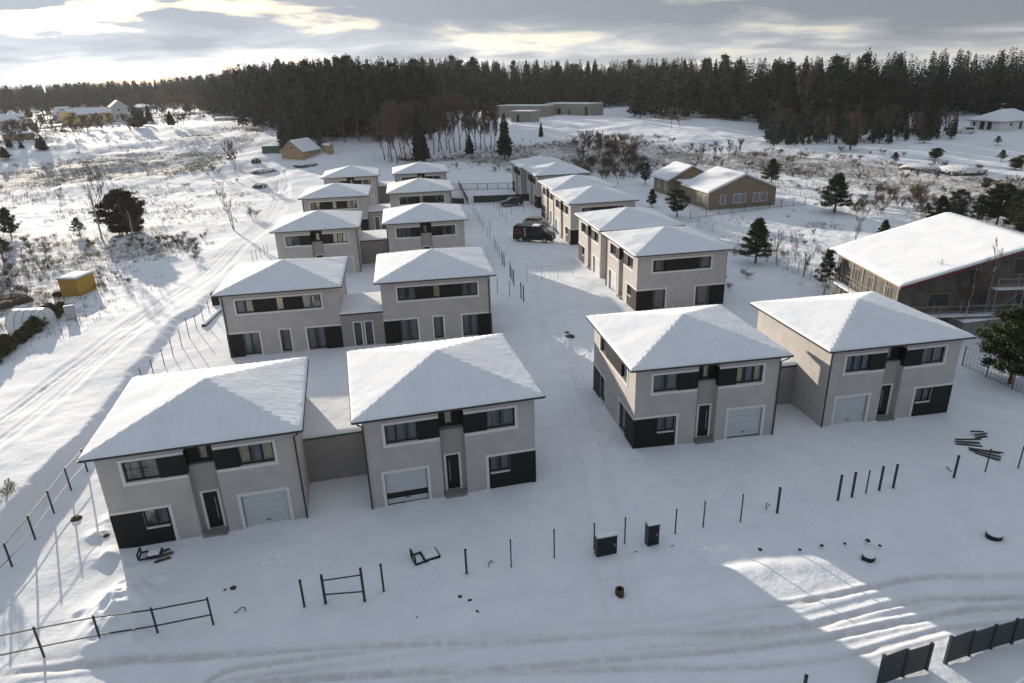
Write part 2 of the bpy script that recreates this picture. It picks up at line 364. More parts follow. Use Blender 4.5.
def copy_tree(o, parent=None):
    c = o.copy(); COL.objects.link(c); c.parent = parent
    if o.name not in KIDS: KIDS[o.name] = [x for x in COL.objects if x.parent == o]
    for ch in KIDS[o.name]: copy_tree(ch, c)
    return c
# ================================================================== GROUND
LEFT_ROAD = [at(*p) for p in ((-120, 520), (0, 430), (75, 371), (140, 322), (200, 281), (240, 244), (262, 226), (278, 208), (284, 190), (280, 183), (262, 177), (246, 172), (242, 162), (252, 152), (270, 140), (281, 128), (287, 118))]
BRANCH = [at(*p) for p in ((280, 195), (283, 180), (281, 172), (286, 166), (296, 161), (330, 152), (372, 147), (420, 150))]
FRONT_ROAD = [at(*p) for p in ((-60, 700), (230, 668), (480, 652), (700, 637), (811, 622), (877, 606), (953, 592), (1024, 590), (1200, 580))]
FRONT_ROAD2 = [at(*p) for p in ((230, 690), (480, 660), (700, 655), (820, 640), (930, 612), (1024, 603), (1200, 590))]
STREET = [at(*p) for p in ((620, 620), (600, 500), (585, 420), (560, 350), (545, 300), (545, 262), (520, 235), (495, 215), (485, 200))]
DITCH = [at(*p) for p in ((380, 640), (440, 612), (500, 600), (600, 583), (700, 570), (790, 556), (860, 549), (930, 548), (1040, 540))]
P2 = lambda P: [(p[0], p[1]) for p in P]
def poly_mask(x, y, pts, soft=0.0):
    """soft inside mask of a world polygon"""
    n = len(pts); ins = np.zeros(np.shape(x), bool); j = n - 1
    for i in range(n):
        xi, yi = pts[i][0], pts[i][1]; xj, yj = pts[j][0], pts[j][1]
        c = ((yi > y) != (yj > y)) & (x < (xj - xi) * (y - yi) / ((yj - yi) + 1e-12) + xi)
        ins ^= c; j = i
    if not soft: return ins.astype(float)
    d = polydist(x, y, [tuple(p[:2]) for p in pts] + [tuple(pts[0][:2])])[0]
    return np.where(ins, 0.5 + 0.5 * np.clip(d / soft, 0, 1), 0.5 - 0.5 * np.clip(d / soft, 0, 1))
PW = lambda *pts: [tuple(at(*p)[:2]) for p in pts]
GRASS = [  # polygon, density, softness
 (PW((-200, 150), (0, 152), (100, 142), (190, 128), (250, 128), (275, 140), (240, 160), (236, 178), (270, 195), (262, 218), (205, 262), (150, 300), (80, 322), (-200, 420)), 0.42, 7),
 (PW((0, 236), (60, 232), (120, 238), (200, 236), (205, 256), (130, 262), (95, 300), (70, 330), (-60, 350), (-60, 236)), 0.85, 4),
 (PW((-200, 168), (0, 166), (120, 152), (235, 150), (240, 166), (140, 180), (0, 192), (-200, 200)), 0.95, 4),
 (PW((400, 160), (500, 145), (600, 138), (700, 150), (800, 152), (900, 165), (1150, 190), (1150, 235), (960, 225), (900, 205), (800, 178), (700, 168), (640, 170), (600, 178), (500, 170)), 0.92, 6),
 (PW((700, 168), (800, 178), (900, 205), (1000, 240), (900, 240), (840, 250), (790, 280), (720, 235), (700, 222), (800, 215)), 0.55, 5),
 (PW((-300, 155), (0, 128), (60, 118), (200, 112), (420, 118), (420, 146), (340, 135), (280, 118), (230, 112), (180, 120), (0, 148), (-300, 190)), 0.35, 10),
 (PW((300, 150), (420, 118), (520, 108), (420, 60), (200, 80), (240, 130)), 0.8, 8),
 (PW((850, 250), (1200, 300), (1200, 210), (930, 205)), 0.9, 5),
 (PW((985, 330), (1100, 330), (1100, 290), (985, 300)), 0.6, 3),
]
CLEAN = [PW((-80, 166), (0, 158), (60, 150), (140, 129), (205, 121), (212, 132), (110, 154), (0, 171), (-80, 180)), PW((596, 104), (700, 108), (790, 122), (812, 142), (760, 148), (690, 145), (600, 133))]
def grass_density(x, y):
    g_ = np.zeros(np.shape(x))
    for P, dn, so in GRASS: g_ = np.maximum(g_, poly_mask(x, y, P, so) * dn)
    for P in CLEAN: g_ = g_ * (1 - 0.85 * poly_mask(x, y, P, 5))
    for P, w in ((P2(LEFT_ROAD), 4.5), (P2(BRANCH), 3.0)):
        d, _, _ = polydist(x, y, P); g_ = g_ * smooth(w * 0.6, w * 1.5, d)
    g_ = g_ + 0.5 * smooth(300, 380, y) * (1 - smooth(0, 1, g_))
    return g_
FOOT = []
def trail(P, n, wob, r=0.14):
    seg = [np.array(p[:2]) for p in P]
    L = [0]
    for a, b in zip(seg[:-1], seg[1:]): L.append(L[-1] + np.linalg.norm(b - a))
    for i in range(n):
        s = random.random() * L[-1]; k = max(j for j in range(len(L)) if L[j] <= s); k = min(k, len(seg) - 2)
        p = seg[k] + (seg[k + 1] - seg[k]) * (s - L[k]) / (L[k + 1] - L[k])
        FOOT.append((p[0] + random.gauss(0, wob), p[1] + random.gauss(0, wob), r * random.uniform(.8, 1.4)))
def steps(P, stride=0.55):
    seg = [np.array(p[:2]) for p in P]; side = 1
    for a, b in zip(seg[:-1], seg[1:]):
        d = b - a; L = np.linalg.norm(d); d = d / L; nrm = np.array((-d[1], d[0])); s = 0
        while s < L:
            side = -side; p = a + d * s + nrm * (side * .13 + random.gauss(0, .05)); FOOT.append((p[0], p[1], 0.13)); s += stride * random.uniform(.85, 1.15)
def AT(*pts): return [at(*p) for p in pts]
for dx_, dy_, ex, ey in ((213, 527, 330, 590), (456, 487, 520, 560), (703, 437, 620, 520), (882, 415, 760, 510)):
    steps(AT((dx_, dy_), ((dx_ + ex) / 2 + 8, (dy_ + ey) / 2), (ex, ey))); trail(AT((dx_, dy_), (dx_ - 40, dy_ + 22)), 14, .35, .13)
for a_, b_ in (((262, 525), (290, 600)), ((405, 503), (440, 590)), ((745, 440), (700, 560)), ((850, 425), (800, 540))): steps(AT(a_, b_), .3)
trail(AT((570, 330), (585, 400), (600, 440), (640, 470)), 170, 0.8)
trail(AT((520, 230), (535, 262), (560, 300)), 90, 0.9)
steps(AT((560, 300), (540, 330), (575, 380), (600, 430), (700, 440)))
steps(AT((500, 500), (560, 470), (600, 430)))
steps(AT((630, 520), (700, 560), (760, 640)))
steps(AT((980, 470), (960, 520), (970, 560), (985, 590)))
steps(AT((440, 510), (400, 560), (300, 570), (240, 560)))
steps(AT((250, 683), (330, 590), (450, 590), (560, 500)))
steps(AT((860, 560), (800, 500), (760, 470)))
trail(AT((150, 570), (125, 600), (120, 640)), 40, 0.7, 0.25)
trail(AT((470, 600), (700, 590)), 50, 0.9, 0.16)

MOUNDS = [(131, 612, 1.5, 0.75), (118, 602, 1.0, 0.4), (104, 640, 0.9, 0.3), (133, 640, 0.7, 0.35), (108, 555, 0.7, 0.28), (98, 535, 0.5, 0.3), (112, 520, 0.6, 0.2), (150, 655, 1.2, 0.2),
          (285, 570, 1.2, .08), (700, 560, 2.0, .18), (440, 602, 1.5, .12), (480, 590, 1.2, .10), (640, 565, 1.5, .15), (760, 545, 1.6, .14), (900, 570, 1.6, .12), (970, 500, 1.2, .10)]
MOUNDS = [(*at(a, b)[:2], r, h) for a, b, r, h in MOUNDS]
def micro(x, y, r):
    """snow relief on top of the terrain; fades with distance"""
    z = 0.10 * fbm(x / 3.1, y / 3.1, 51, 4) + 0.14 * fbm(x / 11, y / 11, 55, 2)
    g_ = grass_density(x, y)
    z = z + g_ * 0.24 * fbm(x / 1.1, y / 1.1, 61, 3) * smooth(400, 200, r)
    pk = np.zeros(np.shape(x))
    def ruts(P, half, rutlist, depth, berm, seed, w=0.16, pkw=1.0):
        nonlocal z, pk
        d, sd, s = polydist(x, y, P); off = d * sd + 0.15 * vnoise(s / 6, s * 0 + seed, seed)
        band = smooth(half + 0.9, half, np.abs(off))
        z = z - berm * 0.7 * band + berm * np.exp(-((np.abs(off) - half - .35) / .32) ** 2) * (1 + .5 * vnoise(x / 1.6, y / 1.6, seed + 3)) * (.5 + vnoise(s / 7, s * 0, seed + 4) * .8)
        for i, c in enumerate(rutlist):
            cc = c + 0.7 * vnoise(s / 14, s * 0 + i, seed + 7 + i)
            dv = np.clip(0.75 + 1.5 * vnoise(s / 8, s * 0 + 3 * i, seed + 20), .1, 1.3)
            z = z - depth * dv * band * np.exp(-((off - cc) / w) ** 2) * (0.7 + 0.8 * vnoise(s / .7, off / .3, seed + 9))
            z = z + depth * .5 * band * np.exp(-((np.abs(off - cc) - 2.0 * w) / (.8 * w)) ** 2)
            pk = np.maximum(pk, pkw * dv * band * np.exp(-((off - cc) / (1.4 * w)) ** 2))
    ruts(P2(LEFT_ROAD), 1.5, [-.95, .6, .9], 0.07, 0.09, 70, .15)
    ruts(P2(BRANCH), 1.6, [-.8, .8], 0.12, 0.12, 90, .22)
    ruts(P2(FRONT_ROAD), 1.6, [-1.0, -.6, .7, 1.1], 0.075, 0.03, 110, .13, 1.3)
    ruts(P2(FRONT_ROAD2), 1.3, [-.85, .55, .9], 0.07, 0.02, 130, .13, 1.3)
    ruts(P2(STREET), 1.5, [-.9, -.6, .7, 1.0], 0.016, 0.010, 150, .16, .25)
    d, sd, s = polydist(x, y, P2(DITCH)); off = d * sd + .35 * vnoise(s / 3, s * 0, 175) + .12 * vnoise(s / .7, s * 0, 176)
    fade = smooth(0, 5, s) * smooth(s.max() + .01, s.max() - 5, s) * (d < 6)
    z = z - .22 * fade * np.exp(-((off - .5) / .55) ** 2) + .05 * fade * np.exp(-((off + .8) / .6) ** 2)
    for fx, fy, fr_ in FOOT:
        k = (np.abs(x - fx) < 1) & (np.abs(y - fy) < 1)
        if k.any():
            q = np.hypot(x[k] - fx, y[k] - fy) / fr_
            z[k] += -0.085 * np.exp(-q ** 2) + 0.03 * np.exp(-((q - 1.6) / .5) ** 2)
    for mx_, my_, mr, mh in MOUNDS:
        q = np.hypot(x - mx_, y - my_) / mr
        z = z + mh * np.exp(-q ** 2) * (1 + 0.7 * vnoise(x * 1.6 / mr, y * 1.6 / mr, 160))
    # keep the snow low against the walls
    for h in HOUSES:
        dd = np.hypot(x - h[1], y - h[2]); z = z * (0.35 + 0.65 * smooth(5.5, 8.5, dd))
    return z, g_, pk
def build_ground():
    ang = np.concatenate([np.arange(-180, -60, 6), np.arange(-60, -44, 0.6), np.arange(-44, 44, 0.1), np.arange(44, 60, 0.6), np.arange(60, 180.1, 6)])
    rs = [6.0]
    while rs[-1] < 5000:
        r_ = rs[-1]; rs.append(r_ + min(max(0.11, r_ * r_ / 17000), 1.0 if r_ < 240 else (3 if r_ < 420 else 120)) if r_ > 14 else r_ + .5)
    rs = np.array(rs); A, Rr = np.meshgrid(np.radians(ang), rs)
    X = Rr * np.sin(A); Y = Rr * np.cos(A)
    z = T(X, Y); mz, g_, pk = micro(X, Y, Rr)
    Z = z + mz * smooth(900, 500, Rr)
    nr, na = X.shape
    V = np.stack([X.ravel(), Y.ravel(), Z.ravel()], 1)
    i = (np.arange(nr - 1)[:, None] * na + np.arange(na - 1)[None, :]).ravel()
    F = np.stack([i, i + 1, i + na + 1, i + na], 1)[:, ::-1]
    me = fast_mesh('snowy_ground', V, F, 'ground')
    me.polygons.foreach_set('use_smooth', np.ones(len(F), bool))
    a = me.attributes.new('grass', 'FLOAT', 'POINT'); a.data.foreach_set('value', g_.ravel().astype(np.float32))
    a = me.attributes.new('packed', 'FLOAT', 'POINT'); a.data.foreach_set('value', pk.ravel().astype(np.float32))
    o = obj('ground', me); tag(o, kind='structure')
    print('ground verts', len(V))
build_ground()
# ================================================================== HOUSES
W, D, OV = 10.78, 10.39, 0.484
HW, HD = W / 2 - OV, D / 2 - OV        # wall half sizes 4.906, 4.711
EAVE, SNOWE, APEX = 5.89, 6.0, 1.43
def face_pts(side, u, z, dep=0.0):
    """side S,N,W,E of the house seen from outside; u to the right, dep inwards"""
    if side == 'S': return (u, -HD + dep, z)
    if side == 'N': return (-u, HD - dep, z)
    if side == 'W': return (-HW + dep, -u, z)
    return (HW - dep, u, z)
def hw(side): return HW if side in 'SN' else HD
def fbox(mb, side, u0, u1, z0, z1, d0, d1):
    """box on a facade between depths d0 (outer) and d1"""
    P = [face_pts(side, u, z, d) for d in (d0, d1) for u, z in ((u0, z0), (u1, z0), (u1, z1), (u0, z1))]
    mb.add(P, [(0,1,2,3),(7,6,5,4),(0,4,5,1),(1,5,6,2),(2,6,7,3),(3,7,4,0)])
def facade(mb, side, z0, z1, holes, inner):
    us = sorted({-hw(side), hw(side)} | {h[0] for h in holes} | {h[1] for h in holes})
    zs = sorted({z0, z1} | {h[2] for h in holes} | {h[3] for h in holes})
    for a, b in zip(us[:-1], us[1:]):
        for c, d in zip(zs[:-1], zs[1:]):
            mu, mz = (a + b) / 2, (c + d) / 2
            if any(h[0] < mu < h[1] and h[2] < mz < h[3] for h in holes): continue
            mb.quad(*[face_pts(side, u, z) for u, z in ((a, c), (b, c), (b, d), (a, d))])
    for u0, u1, c, d, dep in holes:
        tgt = mb
        for (a, b) in (((u0, c), (u1, c)), ((u1, c), (u1, d)), ((u1, d), (u0, d)), ((u0, d), (u0, c))):
            tgt.quad(face_pts(side, *a), face_pts(side, *b), face_pts(side, *b, dep), face_pts(side, *a, dep))
        if inner is not None and dep > 0.45:
            inner.quad(*[face_pts(side, u, z, dep) for u, z in ((u0, c), (u1, c), (u1, d), (u0, d))])
FR = 0.10       # depth of frames inside the opening
def window(parent, side, u0, u1, z0, z1, panes, flip, dep=FR, curtain_or_reflection='c', base=0.0, sill=True):
    f = MB(); t = 0.065
    fbox(f, side, u0, u1, z0, z0 + t, dep, dep + .07); fbox(f, side, u0, u1, z1 - t, z1, dep, dep + .07)
    ws = (u1 - u0) / panes
    for i in range(panes + 1):
        c = u0 + ws * i; a, b = max(c - t * (.5 if 0 < i < panes else 1), u0), min(c + t * (.5 if 0 < i < panes else 1), u1)
        a, b = (u0, u0 + t) if i == 0 else ((u1 - t, u1) if i == panes else (c - t * .75, c + t * .75))
        fbox(f, side, a, b, z0 + t, z1 - t, dep, dep + .07)
    fo = f.build('window', 'frame', parent, flip=flip)
    for i in range(panes):
        p = MB(); a, b = u0 + ws * i + t * .75, u0 + ws * (i + 1) - t * .75
        p.quad(*[face_pts(side, u, z, dep + .035) for u, z in ((a, z0 + t), (b, z0 + t), (b, z1 - t), (a, z1 - t))])
        p.build('pane', 'glass', fo, flip=flip)
        k = curtain_or_reflection[i % len(curtain_or_reflection)]
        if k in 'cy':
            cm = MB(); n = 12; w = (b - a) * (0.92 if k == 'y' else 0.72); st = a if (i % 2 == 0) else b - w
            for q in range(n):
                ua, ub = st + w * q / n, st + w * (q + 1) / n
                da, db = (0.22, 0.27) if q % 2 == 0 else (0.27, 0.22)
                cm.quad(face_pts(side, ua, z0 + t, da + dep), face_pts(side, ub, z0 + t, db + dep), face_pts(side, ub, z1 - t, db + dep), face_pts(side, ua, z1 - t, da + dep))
            cm.build('curtain', 'curtain' if k == 'c' else 'pane_reflection', fo, flip=flip)  # grey sheet is a curtain, yellow sheet a painted reflection
    if sill:
        s = MB(); fbox(s, side, u0 + .02, u1 - .02, z0 - .035, z0 + .012, -0.06, dep - .004); s.build('sill', 'trim', parent, flip=flip)
def trim(parent, side, path, flip, w=0.17):
    """path: list of (u0,u1,z0,z1) bands standing 3 cm proud of the wall"""
    m = MB()
    for (a, b, c, d) in path: fbox(m, side, a, b, c, d, -0.03, 0.004)
    return m.build('facade_trim', 'trim', parent, flip=flip)
def panel(parent, side, u0, u1, z0, z1, flip, pr=-0.012, dep=0.004, wrapL=False, wrapR=False):
    m = MB(); fbox(m, side, u0, u1, z0, z1, pr, dep); return m.build('cladding', 'cladding', parent, flip=flip)
def make_house(var):
    flip = var == 'B'
    root = empty('detached_house')
    wall = MB(); inner = MB(); rec = MB()
    gh = {'S': [(-3.72, -0.72, 3.97, 5.2, .6), (0.70, 3.72, 3.97, 5.2, .6), (-3.35, -2.12, 1.05, 2.16, .6), (1.6, 4.0, -.3, 2.12, .16), (-0.72, 0.70, -.3, 5.79, .38)],
          'N': [(-3.45, 3.72, 3.99, 5.2, .6), (-3.45, -1.9, .12, 2.16, .6), (-.42, .42, .12, 2.2, .6), (2.22, 3.6, .12, 2.16, .6)],
          'W': [(-3.05, 3.1, 3.99, 5.2, .6), (-3.05, -1.6, .12, 2.12, .6), (1.65, 3.0, .12, 2.12, .6)],
          'E': []}
    for s in 'SNWE': facade(wall, s, -0.9, 5.79, gh[s], inner)
    wo = wall.build('wall', 'stucco', root, flip=flip)
    inner.build('room', 'interior', wo, flip=flip)
    # recessed door bay : back wall with the door, window above
    r = MB()
    dz = (-.42, .45, .12, 2.6)
    for (a, b, c, d) in ((-.72, -.36, -.3, 4.28), (.42, .70, -.3, 4.28), (-.36, .42, 2.55, 4.28), (-.36, .42, -.3, .2)): fbox(r, 'S', a, b, c, d, .36, .42)
    fbox(r, 'S', -.72, .70, 4.22, 4.30, .36, .62)
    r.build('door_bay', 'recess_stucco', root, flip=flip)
    st = MB(); fbox(st, 'S', -.62, .62, -.3, .14, -.25, .36); st.build('door_step', 'concrete', root, flip=flip)
    p = MB(); fbox(p, 'S', -.72, -.16, 4.30, 5.79, .60, .66); fbox(p, 'S', .32, .70, 4.30, 5.79, .60, .66); fbox(p, 'S', -.16, .32, 5.30, 5.79, .60, .66)
    for q0, q1 in ((-.718, -.70), (.68, .698)):
        pp_ = MB(); fbox(pp_, 'S', q0, q1, 4.0, 5.3, .002, .60); pp_.build('cladding', 'cladding', root, flip=flip)
    p.build('cladding', 'cladding', root, flip=flip)
    window(root, 'S', -.16, .32, 4.31, 5.30, 1, flip, dep=.62, curtain_or_reflection='y', sill=False)
    d = MB(); fbox(d, 'S', -.33, .39, .2, 2.52, .40, .45); do = d.build('door', 'door', root, flip=flip)
    hdl = MB(); hdl.tube([face_pts('S', .22, .75, .37), face_pts('S', .22, 2.15, .37)], .022, 6); hdl.build('handle', 'steel', do, flip=flip)
    tm = MB()
    for (a, b, c, e_) in ((-.47, -.34, .15, 2.62), (.40, .53, .15, 2.62), (-.34, .40, 2.52, 2.62)): fbox(tm, 'S', a, b, c, e_, .33, .375)
    tm.build('door_trim', 'trim', root, flip=flip)
    # garage door
    g_ = MB(); 
    for k in range(4): fbox(g_, 'S', 1.63, 3.97, .03 + k * .52, .03 + (k + 1) * .52 - .012, .13, .155)
    go_ = g_.build('garage_door', 'garage', root, flip=flip)
    h_ = MB(); fbox(h_, 'S', 2.7, 2.95, .3, .34, .10, .128); h_.build('handle', 'frame', go_, flip=flip)
    h_ = MB(); fbox(h_, 'S', 1.6, 4.0, -.02, .025, .09, .158); h_.build('rubber_seal', 'rubber', go_, flip=flip)
    # front facade
    window(root, 'S', -3.70, -2.05, 3.99, 5.18, 2, flip, curtain_or_reflection='cc'); panel(root, 'S', -2.05, -.72, 3.975, 5.195, flip, pr=.03, dep=.2)
    window(root, 'S', 1.92, 3.70, 3.99, 5.18, 3, flip, curtain_or_reflection='ycy' if not flip else 'ccc'); panel(root, 'S', .70, 1.92, 3.975, 5.195, flip, pr=.03, dep=.2)
    trim(root, 'S', [(-3.88, -.74, 5.2, 5.36), (-3.88, -.74, 3.80, 3.97), (-3.88, -3.72, 3.97, 5.2)], flip)
    trim(root, 'S', [(.72, 3.88, 5.2, 5.36), (.72, 3.88, 3.80, 3.97), (3.72, 3.88, 3.97, 5.2)], flip)
    trim(root, 'S', [(1.42, 1.6, -.3, 2.30), (4.0, 4.18, -.3, 2.30), (1.6, 4.0, 2.12, 2.30)], flip)
    lo = MB()
    for (a, b, c, d_) in ((-HW - .02, -3.35, -.9, 2.18), (-2.12, -2.05, -.9, 2.18), (-3.35, -2.12, -.9, 1.05), (-3.35, -2.12, 2.16, 2.18)): fbox(lo, 'S', a, b, c, d_, -.02, .004)
    lo.build('cladding', 'cladding', root, flip=flip)
    lo = MB(); fbox(lo, 'W', 3.0, HD + .004, -.9, 2.14, -.02, .004); lo.build('cladding', 'cladding', root, flip=flip)
    window(root, 'S', -3.33, -2.14, 1.07, 2.15, 2, flip, curtain_or_reflection='cc')
    trim(root, 'S', [(-HW - .03, -1.88, 2.18, 2.34), (-2.05, -1.88, -.9, 2.18)], flip)
    # back facade
    window(root, 'N', -3.42, -1.85, 4.01, 5.18, 2, flip, curtain_or_reflection='cc', sill=False); panel(root, 'N', -1.85, -.28, 3.995, 5.195, flip, pr=.03, dep=.2)
    window(root, 'N', -.28, .38, 4.01, 5.18, 1, flip, curtain_or_reflection='y', sill=False); panel(root, 'N', .38, 2.25, 3.995, 5.195, flip, pr=.03, dep=.2)
    window(root, 'N', 2.25, 3.70, 4.01, 5.18, 2, flip, curtain_or_reflection='yc' if flip else 'c', sill=False)
    trim(root, 'N', [(-3.61, 3.88, 5.2, 5.36), (-3.61, 3.88, 3.83, 3.99), (-3.61, -3.45, 3.99, 5.2), (3.72, 3.88, 3.99, 5.2)], flip)
    window(root, 'N', -3.43, -1.92, .13, 2.15, 2, flip, curtain_or_reflection='cc', sill=False)
    window(root, 'N', -.40, .40, .13, 2.19, 1, flip, curtain_or_reflection='c', sill=False)
    window(root, 'N', 2.24, 3.58, .13, 2.15, 2, flip, curtain_or_reflection='cc', sill=False)
    trim(root, 'N', [(-.57, -.42, .12, 2.36), (.42, .57, .12, 2.36), (-.42, .42, 2.2, 2.36)], flip)
    trim(root, 'N', [(-HW - .03, -1.74, 2.16, 2.32), (-1.9, -1.74, -.3, 2.16)], flip); trim(root, 'N', [(2.06, HW + .03, 2.16, 2.32), (2.06, 2.22, -.3, 2.16)], flip)
    for args in (('N', -HW + .004, -3.45, -.9, 2.16), ('N', 3.6, HW + .018, -.9, 2.16), ('W', -HD - .02, -3.05, -.9, 2.14)):
        lo = MB(); fbox(lo, *args, -.02, .004); lo.build('cladding', 'cladding', root, flip=flip)
    # outer side
    window(root, 'W', -3.03, -1.8, 4.01, 5.18, 1, flip, curtain_or_reflection='c', sill=False); panel(root, 'W', -1.8, 1.8, 3.995, 5.195, flip, pr=.03, dep=.2); window(root, 'W', 1.8, 3.08, 4.01, 5.18, 1, flip, curtain_or_reflection='c', sill=False)
    trim(root, 'W', [(-3.21, 3.26, 5.2, 5.36), (-3.21, 3.26, 3.83, 3.99), (-3.21, -3.05, 3.99, 5.2), (3.1, 3.26, 3.99, 5.2)], flip)
    window(root, 'W', -3.03, -1.62, .13, 2.11, 1, flip, curtain_or_reflection='c', sill=False); window(root, 'W', 1.67, 2.98, .13, 2.11, 1, flip, curtain_or_reflection='c', sill=False)
    trim(root, 'W', [(-HD - .02, -1.44, 2.14, 2.30), (-1.6, -1.44, -.3, 2.14)], flip); trim(root, 'W', [(1.49, HD - .004, 2.14, 2.30), (1.49, 1.65, -.3, 2.14)], flip)
    # roof
    rf = MB(); rf.box(-W / 2, W / 2, -D / 2, D / 2, 5.80, EAVE)
    rf.add([(-W/2+.01, -D/2+.01, EAVE+.001), (W/2-.01, -D/2+.01, EAVE+.001), (W/2-.01, D/2-.01, EAVE+.001), (-W/2+.01, D/2-.01, EAVE+.001), (0, 0, EAVE + APEX)], [(0,1,4),(1,2,4),(2,3,4),(3,0,4)])
    ro = rf.build('roof', 'roof_metal', root, flip=flip)
    obj('snow_cover', SNOWMESH[var], ro)
    gu = MB()
    for s, hh, dd in (('S', W/2, OV), ('N', W/2, OV)): fbox(gu, s, -hh, hh, 5.79, 5.87, -dd - .07, -dd + .0)
    for s in 'WE': fbox(gu, s, -D/2, D/2, 5.79, 5.87, -OV - .07, -OV + .0)
    gu.build('gutter', 'gutter', root, flip=flip)
    dp = MB(); x = HW - .12
    dp.tube([(x + .35, -HD - OV - .02, 5.72), (x + .10, -HD - .07, 5.35), (x + .10, -HD - .07, -.3)], .05, 8)
    dp.build('downpipe', 'gutter', root, flip=flip)
    dp = MB(); dp.tube([(-x + .1, HD + OV, 5.72), (-x + .02, HD + .07, 5.35), (-x + .02, HD + .07, -.3)], .05, 8)
    dp.build('downpipe', 'gutter', root, flip=flip)
    return root
def snow_roof(flip, hw_, hd_, apex, n=180, base=EAVE, thick=0.11, seed=0, shape='hip'):
    u = np.linspace(-1, 1, n); X, Y = np.meshgrid(u * (hw_ + .02), u * (hd_ + .02))
    ax, ay = np.abs(X) / hw_, np.abs(Y) / hd_
    k = 75.0; mxx = np.log(np.exp(k * ax) + np.exp(k * ay)) / k
    Z = base + thick + apex * (1 - np.minimum(mxx, 1.02))
    rx = 1 - 2.2 * np.exp(-((np.mod(Y, .5) - .25) / .06) ** 2); ry = 1 - 2.2 * np.exp(-((np.mod(X, .5) - .25) / .06) ** 2)
    side = smooth(-.02, .02, ax - ay)
    amp = 0.0035 + 0.004 * vnoise(X / 1.4, Y / 1.4, 200 + seed)
    Z = Z + amp * (side * rx * .3 + (1 - side) * ry * 5.0) + 0.03 * fbm(X / 1.7, Y / 1.7, 210 + seed, 4)
    edge = np.maximum(np.abs(X) / (hw_ + .02), np.abs(Y) / (hd_ + .02))
    dist_e = np.minimum(hw_ + .02 - np.abs(X), hd_ + .02 - np.abs(Y))
    Z = Z + .035 * fbm(X / .8, Y / .8, 260 + seed, 3) * np.exp(-dist_e / .5)
    Z = Z - (thick * .45) * np.exp(-dist_e / 0.07) * (1 + .3 * vnoise(X / .5, Y / .5, 230 + seed))
    V = np.stack([X.ravel(), Y.ravel(), Z.ravel()], 1)
    i = (np.arange(n - 1)[:, None] * n + np.arange(n - 1)[None, :]).ravel()
    F = [tuple(q) for q in np.stack([i, i + 1, i + n + 1, i + n], 1).tolist()]
    # skirt
    ring = list(range(0, n)) + [r * n + n - 1 for r in range(1, n)] + [n * (n - 1) + c for c in range(n - 2, -1, -1)] + [r * n for r in range(n - 2, 0, -1)]
    b0 = len(V); sk = V[ring].copy(); sk[:, 2] = base + .004; V = np.concatenate([V, sk]); m_ = len(ring)
    F += [(ring[(j + 1) % m_], ring[j], b0 + j, b0 + (j + 1) % m_) for j in range(m_)]
    if flip: V[:, 0] *= -1; F = [f[::-1] for f in F]
    me = bpy.data.meshes.new('snow_cover'); me.from_pydata(V.tolist(), [], F); me.materials.append(MT['snow'])
    me.polygons.foreach_set('use_smooth', [True] * len(F)); me.update(); return me
SNOWMESH = {'A': snow_roof(False, W / 2, D / 2, APEX, seed=1), 'B': snow_roof(False, W / 2, D / 2, APEX, seed=5)}
PROTO = {'A': make_house('A'), 'B': make_house('B')}
HL = {
 'H1': 'lower left grey house, nearest to the road, dark clad corner beside the fence',
 'H2': 'front house right of the lower left one, grey garage door left of its entrance',
 'H3': 'front house just right of the central street, dark cladding on its left corner',
 'H4': 'rightmost front grey house, garage door left of the recessed door, beside the scaffolded building',
 'H5': 'second row house at the left showing its back with patio doors and a painted yellow window reflection',
 'H6': 'second row house with its garden back, right end, beside the central posts',
 'H7': 'third row house at the left of its pair, beside the snowy road',
 'H8': 'third row house at the right of its pair by the central fence',
 'H9': 'fourth row house at the left of its pair showing its back windows',
 'H10': 'fourth row house at the right of its pair showing its back windows',
 'H11': 'farthest left house of the left block, in the last row near the barn',
 'H12': 'farthest house of the left block, right one of its last pair, below the dark conifer',
 'R1': 'nearest house of the right hand row, windowed side wall facing the camera',
 'R2': 'second house of the row across the street, joined behind the nearest one',
 'R3': 'third house of the right row, near the dark parked van',
 'R4': 'fourth house of the right row, half hidden behind the third roof',
 'R5': 'fifth house of the right row, beside the far dark car',
 'R6': 'last house of the right row, at the end by the dark screen fence'}
used = {'A': False, 'B': False}; HOBJ = {}
for (n, x, y, z, a, v, rot) in HOUSES:
    o = copy_tree(PROTO[v]) if used[v] else PROTO[v]
    used[v] = True
    o.location = (x, y, z); o.rotation_euler.z = R(a + rot)
    if n == 'H2': H2OBJ = o
    tag(o, HL[n], 'house', 'matching grey two storey houses of the estate'); HOBJ[n] = (Vector((x, y, z)), R(a + rot))
# the garage door of the second front house stands partly open
for c_ in [q for q in COL.objects if q.parent == H2OBJ and q.name.startswith('garage_door')]:
    gm = MB()
    for z0, z1 in ((.02, .34), (.74, 1.16), (1.17, 1.62), (1.63, 2.10)): fbox(gm, 'S', 1.63, 3.97, z0, z1, .13, .155)
    fbox(gm, 'S', 1.63, 3.97, .0, 2.11, .1552, .158); tmp = gm.build('x', 'garage', flip=True); me_ = tmp.data; bpy.data.objects.remove(tmp)
    me_.materials.append(MT['rubber']); me_.polygons.foreach_set('material_index', [1 if i >= 24 else 0 for i in range(len(me_.polygons))]); c_.data = me_
